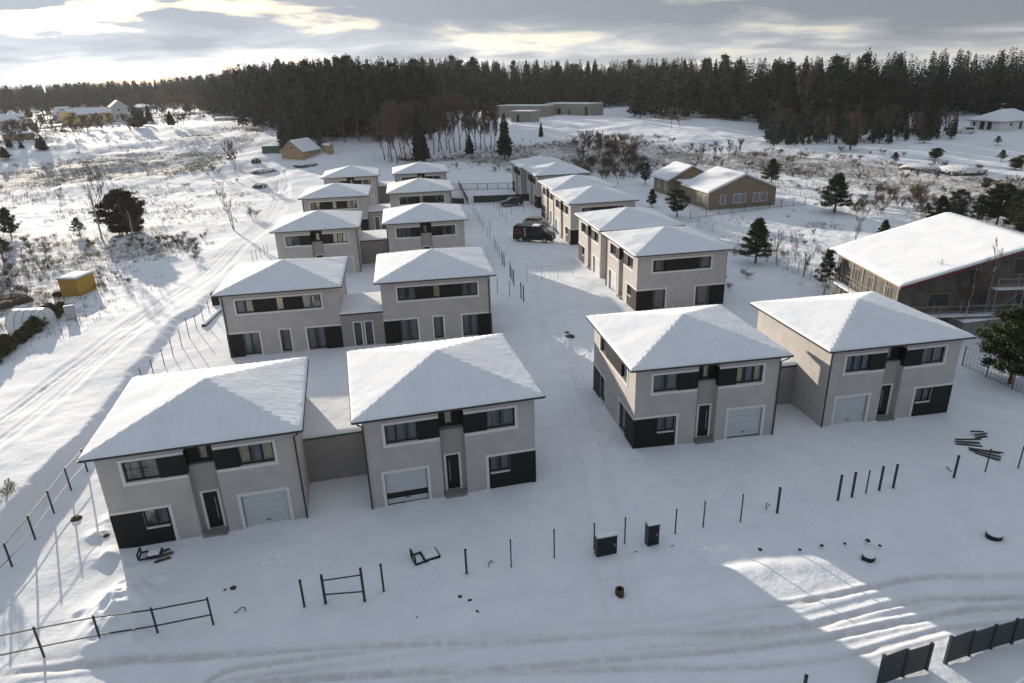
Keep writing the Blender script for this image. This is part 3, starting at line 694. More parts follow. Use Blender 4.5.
# connecting single storey wings
WL = {('H1', 'H2'): 'low wing with green edged flat roof joining the two front left houses',
      ('H3', 'H4'): 'low wing joining the two front right houses',
      ('H5', 'H6'): 'low wing with two tall glazed doors joining the second row houses',
      ('H7', 'H8'): 'low wing with blank wall joining the third row houses', ('H9', 'H10'): 'low wing with glazed doors joining the fourth row houses',
      ('H11', 'H12'): 'low wing joining the last two houses of the left block', ('R1', 'R2'): 'narrow low wing joining the two nearest houses across the street',
      ('R3', 'R4'): 'narrow low wing joining third and fourth house across the street', ('R5', 'R6'): 'narrow low wing joining the last two houses across the street'}
for (a, b), lab in WL.items():
    (pa, ra), (pb, rb) = HOBJ[a], HOBJ[b]
    va = [h for h in HOUSES if h[0] == a][0][5]
    # local frame of house a : inner side is +x for A, -x for B
    sgn = 1 if va == 'A' else -1
    dist = (pb - pa).length; gap = dist - 2 * HW
    ang = math.atan2((pb - pa).y, (pb - pa).x) - (0 if sgn > 0 else PI)
    mid = (pa + pb) / 2
    # keep the wing parallel to the houses' own axes
    dl = Matrix.Rotation(-ra, 3, 'Z') @ (pb - pa); gx = abs(dl.x) - 2 * HW
    w = empty('connecting_wing', (mid.x, mid.y, min(pa.z, pb.z)), ra, lab, 'house wing', 'low wings between the paired houses')
    hx = gx / 2 - .006
    inner_ = MB(); wl = MB(); y0, y1 = -.95, 4.62
    # front wall, back wall with two glazed doors
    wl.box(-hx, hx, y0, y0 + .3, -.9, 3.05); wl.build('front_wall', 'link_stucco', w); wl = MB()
    dw = min(.62, (2 * hx - .9) / 2)
    xs = [-.18 - dw, -.18, .18, .18 + dw]
    for q0, q1 in ((-hx, xs[0]), (xs[1], xs[2]), (xs[3], hx)): wl.box(q0, q1, y1 - .3, y1, -.9, 2.3)
    for q0, q1 in ((xs[0], xs[1]), (xs[2], xs[3])): wl.box(q0, q1, y1 - .3, y1, -.9, .12)
    wl.box(-hx, hx, y1 - .3, y1, 2.3, 3.05)
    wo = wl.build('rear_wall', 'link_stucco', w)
    inner_.box(-hx + .01, hx - .01, y0 + .31, y1 - .6, -.1, 3.0).build('room', 'interior', wo)
    for q0, q1 in ((xs[0], xs[1]), (xs[2], xs[3])):
        f = MB()
        for bx in ((q0, q0 + .06, .12, 2.3), (q1 - .06, q1, .12, 2.3), (q0 + .06, q1 - .06, .12, .2), (q0 + .06, q1 - .06, 2.22, 2.3)):
            f.box(bx[0], bx[1], y1 - .2, y1 - .13, bx[2], bx[3])
        fo = f.build('glazed_door', 'frame', w)
        MB().quad((q1 - .06, y1 - .16, .2), (q0 + .06, y1 - .16, .2), (q0 + .06, y1 - .16, 2.22), (q1 - .06, y1 - .16, 2.22)).build('pane', 'glass', fo)
        tmx = MB()
        for bx in ((q0 - .1, q0, .1, 2.4), (q1, q1 + .1, .1, 2.4), (q0, q1, 2.3, 2.4)): tmx.box(bx[0], bx[1], y1 - .01, y1 + .02, bx[2], bx[3])
        tmx.build('door_trim', 'trim', w)
    rr = MB().box(-hx, hx, y0 - .06, y1 + .06, 3.05, 3.2).build('roof', 'membrane' if a == 'H1' else 'gutter', w)
    nx, ny = 24, 40; ux = np.linspace(-hx, hx, nx); uy = np.linspace(y0 - .07, y1 + .07, ny); X, Y = np.meshgrid(ux, uy)
    Z = 3.38 + .03 * fbm(X + mid.x, Y + mid.y, 300, 3) - .07 * np.exp(-np.minimum(Y - uy[0], uy[-1] - Y) / .1)
    V = np.stack([X.ravel(), Y.ravel(), Z.ravel()], 1).tolist(); nv = len(V)
    F = [(j * nx + i, j * nx + i + 1, (j + 1) * nx + i + 1, (j + 1) * nx + i) for j in range(ny - 1) for i in range(nx - 1)]
    V += [(x_, uy[0], 3.204) for x_ in ux] + [(x_, uy[-1], 3.204) for x_ in ux]
    F += [(nv + i, nv + i + 1, i + 1, i) for i in range(nx - 1)] + [((ny - 1) * nx + i, (ny - 1) * nx + i + 1, nv + nx + i + 1, nv + nx + i) for i in range(nx - 1)]
    me = bpy.data.meshes.new('snow_cover'); me.from_pydata(V, [], F); me.materials.append(MT['snow']); me.polygons.foreach_set('use_smooth', [True] * len(F)); obj('snow_cover', me, rr)
# ================================================================== TREES AND SHRUBS
def leaf_cards(C, size, per, spread, rnd, flat=1.0):
    """per small triangles round each centre"""
    n = len(C) * per
    c = np.repeat(np.asarray(C, float), per, 0) + rnd.normal(0, 1, (n, 3)) * spread * [1, 1, flat]
    a = rnd.normal(0, 1, (n, 3)); a /= np.linalg.norm(a, axis=1)[:, None]
    b = rnd.normal(0, 1, (n, 3)); b /= np.linalg.norm(b, axis=1)[:, None]
    s = size * rnd.uniform(.6, 1.4, (n, 1))
    V = np.stack([c - a * s * .6, c + a * s * .6, c + b * s], 1).reshape(-1, 3)
    return V, np.arange(3 * n).reshape(-1, 3)
def conifer_mesh(seed, h=20.0, r=3.0, dens=1.0, base=0.12, mname='far_needles', ragged=.35):
    rnd = np.random.default_rng(seed); Vs = []; z = base * h
    while z < h * .985:
        t = (z - base * h) / (h * (1 - base)); rr = r * (1 - t) ** .7 * (1 + rnd.normal(0, ragged * .35)) * (0.55 + .45 * min(1, t * 6 + .35)) + .12
        nb = max(4, int((7 + 5 * (1 - t)) * dens)); a0 = rnd.uniform(0, 6.28)
        for k in range(nb):
            a = a0 + 6.283 * k / nb + rnd.normal(0, .25); L = rr * rnd.uniform(1 - ragged, 1.08)
            ca, sa = math.cos(a), math.sin(a); dr = -.30 * L * (1 - .5 * t) + .12; wz = z + rnd.normal(0, .12 * h / 20)
            tip = np.array([ca * L, sa * L, wz + dr]); root = np.array([0, 0, wz + .1])
            per = np.array([-sa, ca, 0]) * L * .30; md = root * .45 + tip * .55
            dv = np.array([0, 0, -L * .22 - .15])
            Vs += [root, md + per * rnd.uniform(.7, 1.2) + dv * rnd.uniform(.2, 1), tip, root, tip, md - per * rnd.uniform(.7, 1.2) + dv * rnd.uniform(.2, 1),
                   md * .9 + root * .1, tip + dv * .3, md + dv * rnd.uniform(1, 1.8)]
        z += h / 36 / dens ** .5 * (0.75 + .5 * (1 - t))
    Vs += [np.array([-.12, 0, h * .95]), np.array([.12, 0, h * .95]), np.array([0, 0, h])]
    V = np.array(Vs); return V, np.arange(len(V)).reshape(-1, 3)
def trunk_mesh(h, r, mname, seed=0, stubs=0):
    m = MB(); rnd = random.Random(seed); pts = [(rnd.gauss(0, .01 * h) * (i > 0), rnd.gauss(0, .01 * h) * (i > 0), -.5 + (h + .5) * i / 5) for i in range(6)]
    m.tube(pts, [r * (1 - .16 * i) for i in range(6)], 6)
    for k in range(stubs):
        z = h * rnd.uniform(.2, .7); a = rnd.uniform(0, 6.28); L = h * .1
        m.tube([(0, 0, z), (math.cos(a) * L, math.sin(a) * L, z + .1 * L)], [r * .25, r * .06], 4, cap=False)
    me_o = m.build('trunk', mname); me = me_o.data; bpy.data.objects.remove(me_o); return me
class Tree:
    def __init__(s, crown, trunk, name, h): s.c, s.t, s.n, s.h = crown, trunk, name, h
    def place(s, p, h, label, cat='tree', group=None, rot=None, wide=1.0):
        e_ = empty(s.n, p, random.uniform(0, 6.28) if rot is None else rot, label, cat, group); k = h / s.h; e_.scale = (k * wide, k * wide, k)
        if s.t: obj('trunk', s.t, e_)
        if s.c: obj('crown', s.c, e_)
        return e_
SPRUCE = [Tree(fast_mesh('crown', *conifer_mesh(i, 20, 3.1 + .3 * (i % 3), 1.35, .10 + .06 * (i % 3)), 'far_needles'), trunk_mesh(19, .22, 'bark', i), 'spruce_tree', 20.0) for i in range(5)]
def pine_like(seed, h=18.0, frac=.45, r=2.6, mname='far_needles'):
    rnd = np.random.default_rng(seed); C = []
    for i in range(70):
        t = rnd.uniform(0, 1); z = h * (1 - frac) + h * frac * t; rr = r * math.sin(PI * min(1, .22 + .78 * t)) ** .6 * rnd.uniform(.2, 1); a = rnd.uniform(0, 6.28)
        C.append((rr * math.cos(a), rr * math.sin(a), z))
    return leaf_cards(C, .55, 16, .42, rnd, .7)
FPINE = [Tree(fast_mesh('crown', *pine_like(40 + i, 19, .42 + .1 * i, 2.3 + .3 * i), 'far_needles'), trunk_mesh(18.5, .2, 'pine_bark', 20 + i, 6), 'pine_tree', 19.0) for i in range(3)]
def bare_branches(seed, h, spread=.5, levels=5, mname='twig', fans=2, multi=1, lean=.06, twigs=1.0, r0=.018, hairs=4, up=.25, hw=.0016):
    rnd = random.Random(seed); m = MB(); V3 = []
    def grow(p, d, L, r, lv):
        n = 3; pts = [p]; rad = [r]; q = Vector(p); dd = Vector(d)
        for i in range(n):
            dd = (dd + Vector((rnd.gauss(0, .10), rnd.gauss(0, .10), up * .10))).normalized(); q = q + dd * L / n; pts.append(tuple(q)); rad.append(r * (1 - .28 * (i + 1)))
        if lv <= 2: m.tube(pts, rad, 5 if lv == 0 else 4, cap=False)
        else:
            a = dd.cross(Vector((rnd.gauss(0, 1), rnd.gauss(0, 1), rnd.gauss(0, 1)))).normalized() * max(r, hw * h)
            for (s0, s1) in zip(pts[:-1], pts[1:]):
                s0, s1 = Vector(s0), Vector(s1); V3.extend([s0 - a, s0 + a, s1 + a * .4])
        if lv >= levels: return
        nb = [6, 5, 5, hairs, hairs, 3][lv] if lv < 6 else 2
        nb = max(2, int(nb * twigs))
        for k in range(nb):
            f = rnd.uniform(.3 if lv == 0 else .15, 1.0); i = min(int(f * n), n - 1); b = Vector(pts[i]).lerp(Vector(pts[i + 1]), f * n - i)
            az = rnd.uniform(0, 6.28); sd = Vector((math.cos(az), math.sin(az), 0)); nd = (dd * (1 - spread * .5) + sd * spread * rnd.uniform(.7, 1.2) + Vector((0, 0, up))).normalized()
            grow(tuple(b), nd, L * rnd.uniform(.42, .62) * (1.1 - .3 * f), r * .45, lv + 1)
    for k in range(multi):
        a = rnd.uniform(0, 6.28); ln = lean * (1 + (multi > 1) * 3)
        grow((0.03 * h * (multi > 1) * math.cos(a), 0.03 * h * (multi > 1) * math.sin(a), -.2), Vector((math.cos(a) * ln, math.sin(a) * ln, 1)).normalized(), h * .72 * (1 if k == 0 else rnd.uniform(.7, 1)), h * r0, 0)
    V = np.concatenate(m.v); F = []
    for f in m.f: F += [(f[0], f[1], f[2]), (f[0], f[2], f[3])] if len(f) == 4 else [(f[0], f[1], f[2])]
    nv = len(V); V = np.concatenate([V, np.array([tuple(v) for v in V3])]) if V3 else V
    F = np.concatenate([np.array(F), nv + np.arange(len(V3)).reshape(-1, 3)]) if V3 else np.array(F)
    # rescale to the exact height
    V[:, 2] *= h / V[:, 2].max()
    return V, F
BARE = [Tree(fast_mesh('branches', *bare_branches(i, 12, .5, 4, hairs=8, r0=.012, twigs=1.25, up=.4, hw=.0032), 'red_twig'), None, 'bare_tree', 12.0) for i in range(3)]
BIRCH = [Tree(fast_mesh('branches', *bare_branches(10 + i, 10, .42, 4, hairs=4, r0=.010, up=.45, hw=.0024), 'twig'), trunk_mesh(7.5, .15, 'birch', i), 'birch_tree', 10.0) for i in range(3)]
SHRUB = [Tree(fast_mesh('twigs', *bare_branches(20 + i, 2, .5, 3, hairs=5, multi=7, r0=.008, lean=.12, up=.3, hw=.006), 'twig' if i else 'dead_leaf'), None, 'bare_shrub', 2.0) for i in range(3)]
for t_ in SHRUB + BARE: t_.c.name = 'twigs'
def near_pine(seed, h, r, n=330, crown0=.18, size=.12, shape='cone', per=40, mname='pine_needles'):
    rnd = np.random.default_rng(seed); C = []; limbs = MB(); nl = 34
    for i in range(nl):
        t = (i + .5) / nl; z = h * (crown0 + (1 - crown0) * t * .98)
        if shape == 'cone': rr = r * (1 - t) ** .75 * rnd.uniform(.55, 1.12) + .12
        else: rr = r * math.sin(PI * (0.10 + .86 * t)) ** .6 * rnd.uniform(.7, 1.06)
        a = i * 2.399 + rnd.normal(0, .3); L = rr
        tip = np.array([math.cos(a) * L, math.sin(a) * L, z + L * .25 * (1 if shape == 'cone' else .3)]); root = np.array([0, 0, z - L * .1])
        limbs.tube([tuple(root), tuple((root + tip) / 2 + [0, 0, -.04 * L]), tuple(tip)], [.02 * h * (1 - t) * .35 + .01, .012, .006], 4, cap=False)
        for k in range(max(3, n // nl)):
            f = rnd.uniform(.25, 1.05); q = root + (tip - root) * f; sd = np.array([-math.sin(a), math.cos(a), 0]) * rnd.normal(0, .22) * L * (1.1 - .4 * f)
            C.append(q + sd + [0, 0, rnd.normal(0, .06 * h * .3) + .05])
    C.append(np.array([0, 0, h * .97])); C.append(np.array([0, 0, h * .93]))
    V, F = leaf_cards(C, size, per, size * 1.15, rnd, .7)
    lo = limbs.build('x', 'pine_bark'); lm = lo.data; lv = np.concatenate(limbs.v); lf = [(f[0], f[1], f[2]) for f in limbs.f] + [(f[0], f[2], f[3]) for f in limbs.f]
    bpy.data.objects.remove(lo)
    cm = fast_mesh('crown', V, F, mname)
    tb = MB(); tb.tube([(0, 0, -.4), (.02 * h * rnd.normal(), 0, h * .4), (0, 0, h * .92)], [.022 * h, .015 * h, .004 * h], 7); tb.v += limbs.v; tb.f += [tuple(i + tb.n for i in f) for f in limbs.f]; tb.n += limbs.n
    to = tb.build('trunk', 'pine_bark'); tm_ = to.data; bpy.data.objects.remove(to)
    return Tree(cm, tm_, 'pine_tree', h)
PINES = [near_pine(1, 6, 1.9, n=420), near_pine(2, 6, 2.0, shape='round', crown0=.25), near_pine(3, 6, 1.7, n=200, crown0=.3), near_pine(4, 6, 2.3, n=720, shape='round', crown0=.22)]
# ---- single trees one can tell apart : (px, base row, top row, proto, label)
def plant(proto, px, yb, yt, label, cat='tree', group=None, wide=1.0):
    p = at(px, yb); h = height_for(p, yt); return proto.place(p - Vector((0, 0, .05)), h, label, cat, group, wide=wide)
plant(PINES[3], 1009, 384, 308, 'dense green pine by the right picture edge, behind the rightmost grey house', wide=1.25)
plant(PINES[0], 755, 264, 219, 'small snow free pine at the fence line, between the brown house and the scaffolded building', wide=1.25)
plant(PINES[2], 824, 294, 250, 'loose pine at the near corner of the scaffolded building')
plant(PINES[0], 834, 213, 174, 'broad green pine standing right of the brown house fence corner', wide=1.5)
plant(PINES[0], 771, 184, 159, 'pine right behind the brown gabled house', wide=1.3)
plant(PINES[1], 677, 217, 190, 'dark spreading pine in front of the brown house', wide=1.4)
plant(PINES[1], 645, 185, 163, 'round pine left of the brown house by the brush')
plant(PINES[0], 652, 207, 189, 'small pine between the row house roof and the brown house')
plant(PINES[0], 883, 240, 220, 'small dark conifer above the left corner of the large snowy roof', wide=1.2)
for i, (px, yb, yt, w) in enumerate(((938, 226, 196, 1.3), (955, 222, 190, 1.2), (975, 230, 196, 1.3), (996, 226, 184, 1.2), (1015, 232, 190, 1.3), (1024, 240, 200, 1.3), (926, 216, 203, 1.5))):
    plant(PINES[i % 4], px, yb, yt, 'dark pine in the clump behind the large snowy roof', group='pines behind the scaffolded building', wide=w)
BUSHY = near_pine(31, 5, 2.3, n=900, crown0=.04, size=.13, shape='round', mname='shrub_leaf', per=44); BUSHY.n = 'bushy_tree'
plant(BUSHY, 127, 233, 191, 'big round dark shrubby tree beside the leaning birch on the left field', wide=1.25)
plant(PINES[0], 12, 238, 208, 'dark pine at the left picture edge above the brush', wide=1.1)
plant(PINES[2], 4, 262, 232, 'lower dark pine at the left picture edge', wide=1.3)
plant(PINES[2], 80, 236, 218, 'little bushy pine left of the slender birch', wide=1.6)
plant(BIRCH[0], 102, 239, 165, 'slender birch leaning left on the left field'); 
plant(BIRCH[1], 137, 250, 196, 'thin birch in front of the big round shrubby tree')
plant(BIRCH[2], 234, 230, 186, 'small birch beside the snowy road, left of the third row')
plant(BARE[0], 235, 171, 140, 'bare spreading tree where the snowy road bends by the barn', wide=1.2)
plant(BIRCH[1], 962, 332, 232, 'tall pale birch in front of the scaffolding', wide=1.0)
plant(BIRCH[2], 985, 322, 262, 'shorter bare birch between the tall birch and the right pine', wide=1.1)
for i, (px, yb, yt) in enumerate(((776, 264, 228), (803, 278, 235), (855, 240, 205), (795, 262, 228), (878, 216, 200), (912, 212, 196))):
    plant(BIRCH[i % 3], px, yb, yt, ['young pale birch right of the small pine at the fence', 'young birch clump between the small pine and the scaffolded building', 'reddish bare birch left of the large roof', 'thin birch sapling in the fence line brush', 'birch sapling in the far brush', 'birch sapling above the large roof'][i], wide=1.15)
for i, (px, yb, yt, w) in enumerate(((420, 163, 103, 1.0), (505, 160, 112, 1.25), (470, 158, 133, 1.4), (541, 137, 121, 1.3), (425, 162, 132, 1.5))):
    plant(SPRUCE[i % 5], px, yb, yt, ['tall narrow spruce among the bare trees above the last houses', 'dark spruce with drooping branches above the far end of the right row', 'small dark spruce between bare trees beyond the last row', 'lone little spruce on the slope below the unfinished concrete building', 'bushy dark spruce right above the farthest left block house'][i], wide=w)
for i, (px, yb, yt) in enumerate(((392, 162, 100), (403, 158, 98), (412, 160, 104), (442, 150, 94), (455, 152, 92), (466, 150, 96), (480, 150, 98), (490, 150, 100), (385, 160, 112), (434, 155, 104), (472, 148, 100), (398, 164, 104), (407, 161, 99), (416, 158, 100), (447, 149, 92), (451, 153, 97), (460, 150, 92), (476, 151, 96), (486, 149, 103), (494, 150, 108), (439, 152, 99), (389, 158, 108))):
    plant(BARE[i % 3], px, yb, yt, 'tall reddish bare tree in the grove beyond the last rows', group='reddish bare trees beyond the last rows', wide=1.0)
for i, (px, yb, yt) in enumerate(((588, 158, 128), (598, 160, 130), (612, 165, 138), (622, 162, 140), (633, 166, 142), (606, 156, 135), (630, 158, 144), (672, 129, 106), (680, 129, 107), (728, 158, 138), (738, 160, 137), (700, 160, 141), (715, 158, 140), (690, 156, 142), (618, 185, 160), (604, 172, 150))):
    plant(BARE[i % 3], px, yb, yt, 'low reddish bare tree in the brush of the far slope', group='bare trees on the far slope', wide=1.1)
for i, (px, yb, yt) in enumerate(((924, 143, 130), (850, 150, 128), (1001, 162, 150), (1015, 170, 158), (945, 132, 127), (1020, 165, 155), (997, 145, 136), (935, 160, 148), (895, 160, 152), (985, 190, 178))):
    plant(PINES[i % 4], px, yb, yt, 'squat dark pine bush on the snowy slope below the white house', group='pine bushes below the white house', wide=1.7)
for i, (px, yb, yt, w) in enumerate(((138, 128, 106, 2.6), (143, 126, 108, 2.2), (172, 128, 110, 1.8), (44, 150, 134, 2.4), (40, 150, 137, 2.4), (188, 112, 98, 1.6), (30, 119, 104, 1.8), (60, 119, 102, 1.8), (150, 122, 104, 1.8), (10, 148, 138, 2.6), (-4, 150, 136, 3), (22, 149, 141, 2.6), (6, 160, 146, 2.6))):
    plant(SPRUCE[i % 5], px, yb, yt, 'dark spruce near the far left houses', group='spruces near the far left houses', wide=w)
for i in range(110):
    px = random.uniform(-5, 225); yb = random.uniform(124, 146) - px * .11; plant(BARE[i % 3], px, yb, yb - random.uniform(9, 19), 'hazy bare garden tree near the far left houses', group='bare trees near the far left houses', wide=1.9)
# ---- shrubs
SH = []
def shrub(px, py, hh, k=None):
    p = at(px, py); SH.append(p); (SHRUB[random.randrange(3)] if k is None else SHRUB[k]).place(p, hh, 'bare brown shrub poking through the snow', 'shrub', 'bare shrubs in the fields', wide=random.uniform(1.0, 1.7))
for (x0, x1, y0, y1, n, hh) in ((20, 205, 236, 250, 34, 1.2), (150, 200, 238, 262, 16, 1.1), (95, 135, 270, 290, 8, .9), (0, 60, 245, 300, 22, 1.5), (60, 240, 150, 175, 14, 1.3),
                               (0, 240, 165, 200, 20, 1.1), (700, 900, 150, 200, 26, 1.4), (575, 640, 140, 182, 60, 2.8), (640, 760, 140, 170, 18, 1.9), (430, 520, 160, 178, 8, 1.0), (720, 860, 230, 290, 16, 1.2),
                               (890, 1024, 165, 215, 28, 1.8), (850, 925, 195, 215, 28, 2.4), (760, 920, 140, 165, 18, 1.8)):
    for i in range(n): shrub(random.uniform(x0, x1), random.uniform(y0, y1), hh * random.uniform(.6, 1.3))
print('shrubs', len(SH))
plant(SHRUB[0], 254, 218, 205, 'round dark shrub beside the snowy road bend', 'shrub', wide=1.6)
plant(SHRUB[0], 2, 500, 478, 'dry bush at the left picture edge beside the bank', 'shrub', wide=1.6)
# hedge by the greenhouse: a row of small green bushes
hp = [at(-8 + 70 * t, 364 - 51 * t) for t in np.linspace(0, 1, 17)]
HB = near_pine(9, 1.6, .8, n=200, crown0=.02, size=.10, shape='round', mname='dead_leaf')
HB.n = 'hedge_bush'
for i, p in enumerate(hp): HB.place(p + Vector((random.gauss(0, .15), random.gauss(0, .15), 0)), random.uniform(1.0, 1.7), 'olive brown bush in the hedge in front of the greenhouse', 'hedge', 'hedge bushes by the greenhouse', wide=1.0)

# ---- the forest
SKY = [(-300, 84), (0, 84), (60, 81), (150, 77), (215, 71), (240, 63), (290, 57), (330, 52), (400, 54), (440, 56), (520, 59), (600, 58), (700, 56), (800, 55), (850, 52), (900, 49), (960, 46), (1024, 45), (1400, 45)]
def skyrow(px): return float(np.interp(px, [s[0] for s in SKY], [s[1] for s in SKY]))
def dirx(px, row):
    d = rayd(px, row); return d[0] / d[1]
FOREST = []
def belt(px0, px1, d0, d1, step, rowjit, kinds, front=None, hmin=13, hmax=27):
    d = d0
    while d < d1:
        x0, x1 = dirx(px0, 90) * d, dirx(px1, 90) * d; x = x0 + random.uniform(0, step)
        while x < x1:
            xx = x + random.gauss(0, step * .25); yy = d + random.gauss(0, step * .4); z = gz(xx, yy)
            px = proj(xx, yy, z + 15)[0]; hm = height_for((xx, yy, z), skyrow(px))
            h = min(hmax, max(hmin, hm * random.uniform(.80, .97) - (rowjit if d < d0 + step * 2 else 0) * random.random()))
            FOREST.append((xx, yy, z, h, random.choice(kinds))); x += step * random.uniform(.8, 1.25)
        d += step * 1.15
belt(284, 428, 212, 268, 4.4, 5, 'sssp')
belt(205, 292, 330, 395, 5.5, 4, 'ssp')
belt(236, 290, 262, 300, 6.5, 6, 'ss')
def edge_d(px): return float(np.interp(px, [400, 640, 700, 800, 860, 1024, 1150], [345, 338, 290, 222, 212, 205, 205]))
for row in range(9):
    px = 424.0
    while px < 1110:
        d = edge_d(px) + row * 5.5 + random.gauss(0, 1.6); x = dirx(px, 85) * d; z = gz(x, d); pp = proj(x, d, z + 15)[0]
        hm = height_for((x, d, z), skyrow(pp))
        h = min(29, max(12, hm * random.uniform(.74, 1.0) - (5 if row < 2 else 0) * random.random()))
        if not (row < 5 and px > 800 and random.random() < .45): FOREST.append((x, d, z, h, random.choice('sssp' if px < 800 or row > 3 else 'sssspb')))
        px += 5.4 / d * 681 * random.uniform(.75, 1.25)
belt(-230, 228, 540, 600, 7.5, 3, 'ssp', hmin=13)
for i in range(120):
    px = random.uniform(770, 960); d = random.uniform(192, 216); x = dirx(px, 110) * d; z = gz(x, d); FOREST.append((x, d, z, random.uniform(4, 10), random.choice('ssssb')))
for i in range(45):
    px = random.uniform(730, 840); d = edge_d(px) - random.uniform(2, 12); x = dirx(px, 110) * d; z = gz(x, d); FOREST.append((x, d, z, random.uniform(4, 11), random.choice('sspb')))
for i in range(26):
    px = random.uniform(270, 330); d = random.uniform(200, 225); x = dirx(px, 110) * d; z = gz(x, d); FOREST.append((x, d, z, random.uniform(4, 12), 's'))
def clearing(x, y):
    for (px, py, r) in ((997, 130, 16), (990, 105, 12), (930, 122, 14), (755, 125, 10), (965, 128, 14)):
        if (px, py) not in CLR: CLR[(px, py)] = at(px, py)
        q = CLR[(px, py)]
        if math.hypot(x - q[0], y - q[1]) < r: return True
    return False
CLR = {}
def blocks(f):
    px, py = proj(f[0], f[1], f[2]); d = math.hypot(f[0], f[1])
    for (a, b, row, extra) in ((962, 1040, 131, 5), (902, 921, 97, 3), (742, 757, 103, 3), (966, 984, 104, 3), (994, 1030, 113, 3), (1000, 1018, 99, 3), (477, 592, 122, 3)):
        key = ('b', a)
        if key not in CLR: q = at((a + b) / 2, row); CLR[key] = math.hypot(q[0], q[1])
        top = proj(f[0], f[1], f[2] + f[3])[1]
        if a - 2 < px < b + 2 and d < CLR[key] + 9 and top < row - 4: return True
    return False
FOREST = [f for f in FOREST if not clearing(f[0], f[1]) and not blocks(f)]
FOREST.sort(key=lambda f: -f[3] / math.hypot(f[0], f[1]))
vis = []
KIND = {'s': ('snow dusted dark spruce in the dense forest wall', 'dark spruces of the forest'), 'p': ('tall pine with bare lower trunk in the forest wall', 'tall pines of the forest'), 'b': ('brown leafless tree at the forest edge', 'leafless trees at the forest edge')}
front = sorted(range(len(FOREST)), key=lambda i: math.hypot(FOREST[i][0], FOREST[i][1]) / (FOREST[i][3] + 6))
cnt = {'s': 0, 'p': 0, 'b': 0}; lim = {'s': 255, 'p': 60, 'b': 60}
rest = []
for i in front:
    x, y, z, h, k = FOREST[i]
    if cnt[k] >= lim[k]: rest.append(FOREST[i]); continue
    cnt[k] += 1
    pr = {'s': SPRUCE, 'p': FPINE, 'b': BARE}[k]; random.choice(pr).place((x, y, z), h, KIND[k][0], 'tree', KIND[k][1], wide=random.uniform(.8, 1.15) * (20 / h if h < 12 and k == 's' else 1) ** .3)
print('forest', len(FOREST), cnt, len(rest))
lowp = [conifer_mesh(80 + i, 20, 3.6, .6, .12) for i in range(4)] + [pine_like(90, 19, .45, 2.4)]
def rest_mesh():
    Vs, Fs, n = [], [], 0
    for (x, y, z, h, k) in rest:
        V, F = lowp[4] if k == 'p' else lowp[random.randrange(4)]
        s = h / 20; a = random.uniform(0, 6.28); w = random.uniform(.85, 1.15); c_, s_ = math.cos(a) * s * w, math.sin(a) * s * w
        P = np.stack([V[:, 0] * c_ - V[:, 1] * s_ + x, V[:, 0] * s_ + V[:, 1] * c_ + y, V[:, 2] * s + z], 1)
        tk = np.array([(x - .2, y, z), (x + .2, y, z), (x, y, z + h * .9)])
        P = np.concatenate([P, tk]); Fs.append(np.concatenate([F, [[len(V), len(V) + 1, len(V) + 2]]]) + n); Vs.append(P); n += len(P)
    return fast_mesh('distant_forest', np.concatenate(Vs), np.concatenate(Fs), 'far_needles')
# more of the wood behind the visible edge, same mesh
def deep(px0, px1, d0, d1, step):
    d = d0
    while d < d1:
        x = dirx(px0, 90) * d
        while x < dirx(px1, 90) * d:
            xx, yy = x + random.gauss(0, 2), d + random.gauss(0, 2); z = gz(xx, yy); px = proj(xx, yy, z + 15)[0]; h = min(26, max(10, height_for((xx, yy, z), skyrow(px)) * random.uniform(.8, 1.0))); rest.append((xx, yy, z, h, 's')); x += step
        d += step
deep(285, 440, 270, 310, 6); deep(200, 290, 395, 430, 6); deep(420, 700, 390, 430, 7); deep(640, 1120, 262, 320, 6.5); deep(-300, 240, 602, 660, 7); deep(200, 450, 420, 445, 8)
tag(obj('distant_forest', rest_mesh()), 'dark conifer wood filling the horizon behind the forest edge', 'forest', kind='stuff')
# ---- dry grass and weeds
def weeds():
    n = 140000; X = rng.uniform(-190, 190, n * 3); Y = rng.uniform(30, 260, n * 3)
    gd = grass_density(X, Y); cl = fbm(X / 6, Y / 6, 400, 4); keep = rng.uniform(0, 1, n * 3) < np.clip(gd * (cl * 1.6 + .30), 0, 1) * .9
    X, Y = X[keep], Y[keep]; px, py = proj(X, Y, T(X, Y)); k = (px > -60) & (px < 1084); X, Y = X[k], Y[k]; Z = T(X, Y) + micro(X, Y, np.hypot(X, Y))[0] - .05
    per = 5; m_ = len(X); X, Y, Z = (np.repeat(q, per) for q in (X, Y, Z)); n = len(X)
    X = X + rng.normal(0, .18, n); Y = Y + rng.normal(0, .18, n); H = rng.uniform(.15, .55, n) * (1 + .8 * (rng.uniform(0, 1, n) > .93)); a = rng.uniform(0, 6.28, n); w = .014 + .00012 * Y
    dx, dy = np.cos(a) * w, np.sin(a) * w; lx, ly = rng.normal(0, .12, n), rng.normal(0, .12, n)
    V = np.stack([np.stack([X - dx, Y - dy, Z], 1), np.stack([X + dx, Y + dy, Z], 1), np.stack([X + lx, Y + ly, Z + H], 1)], 1).reshape(-1, 3)
    print('weeds', m_); return fast_mesh('dry_grass', V, np.arange(len(V)).reshape(-1, 3), 'straw')
tag(obj('dry_grass', weeds()), 'dry straw coloured grass and weeds sticking out of the snow', 'grass', kind='stuff')

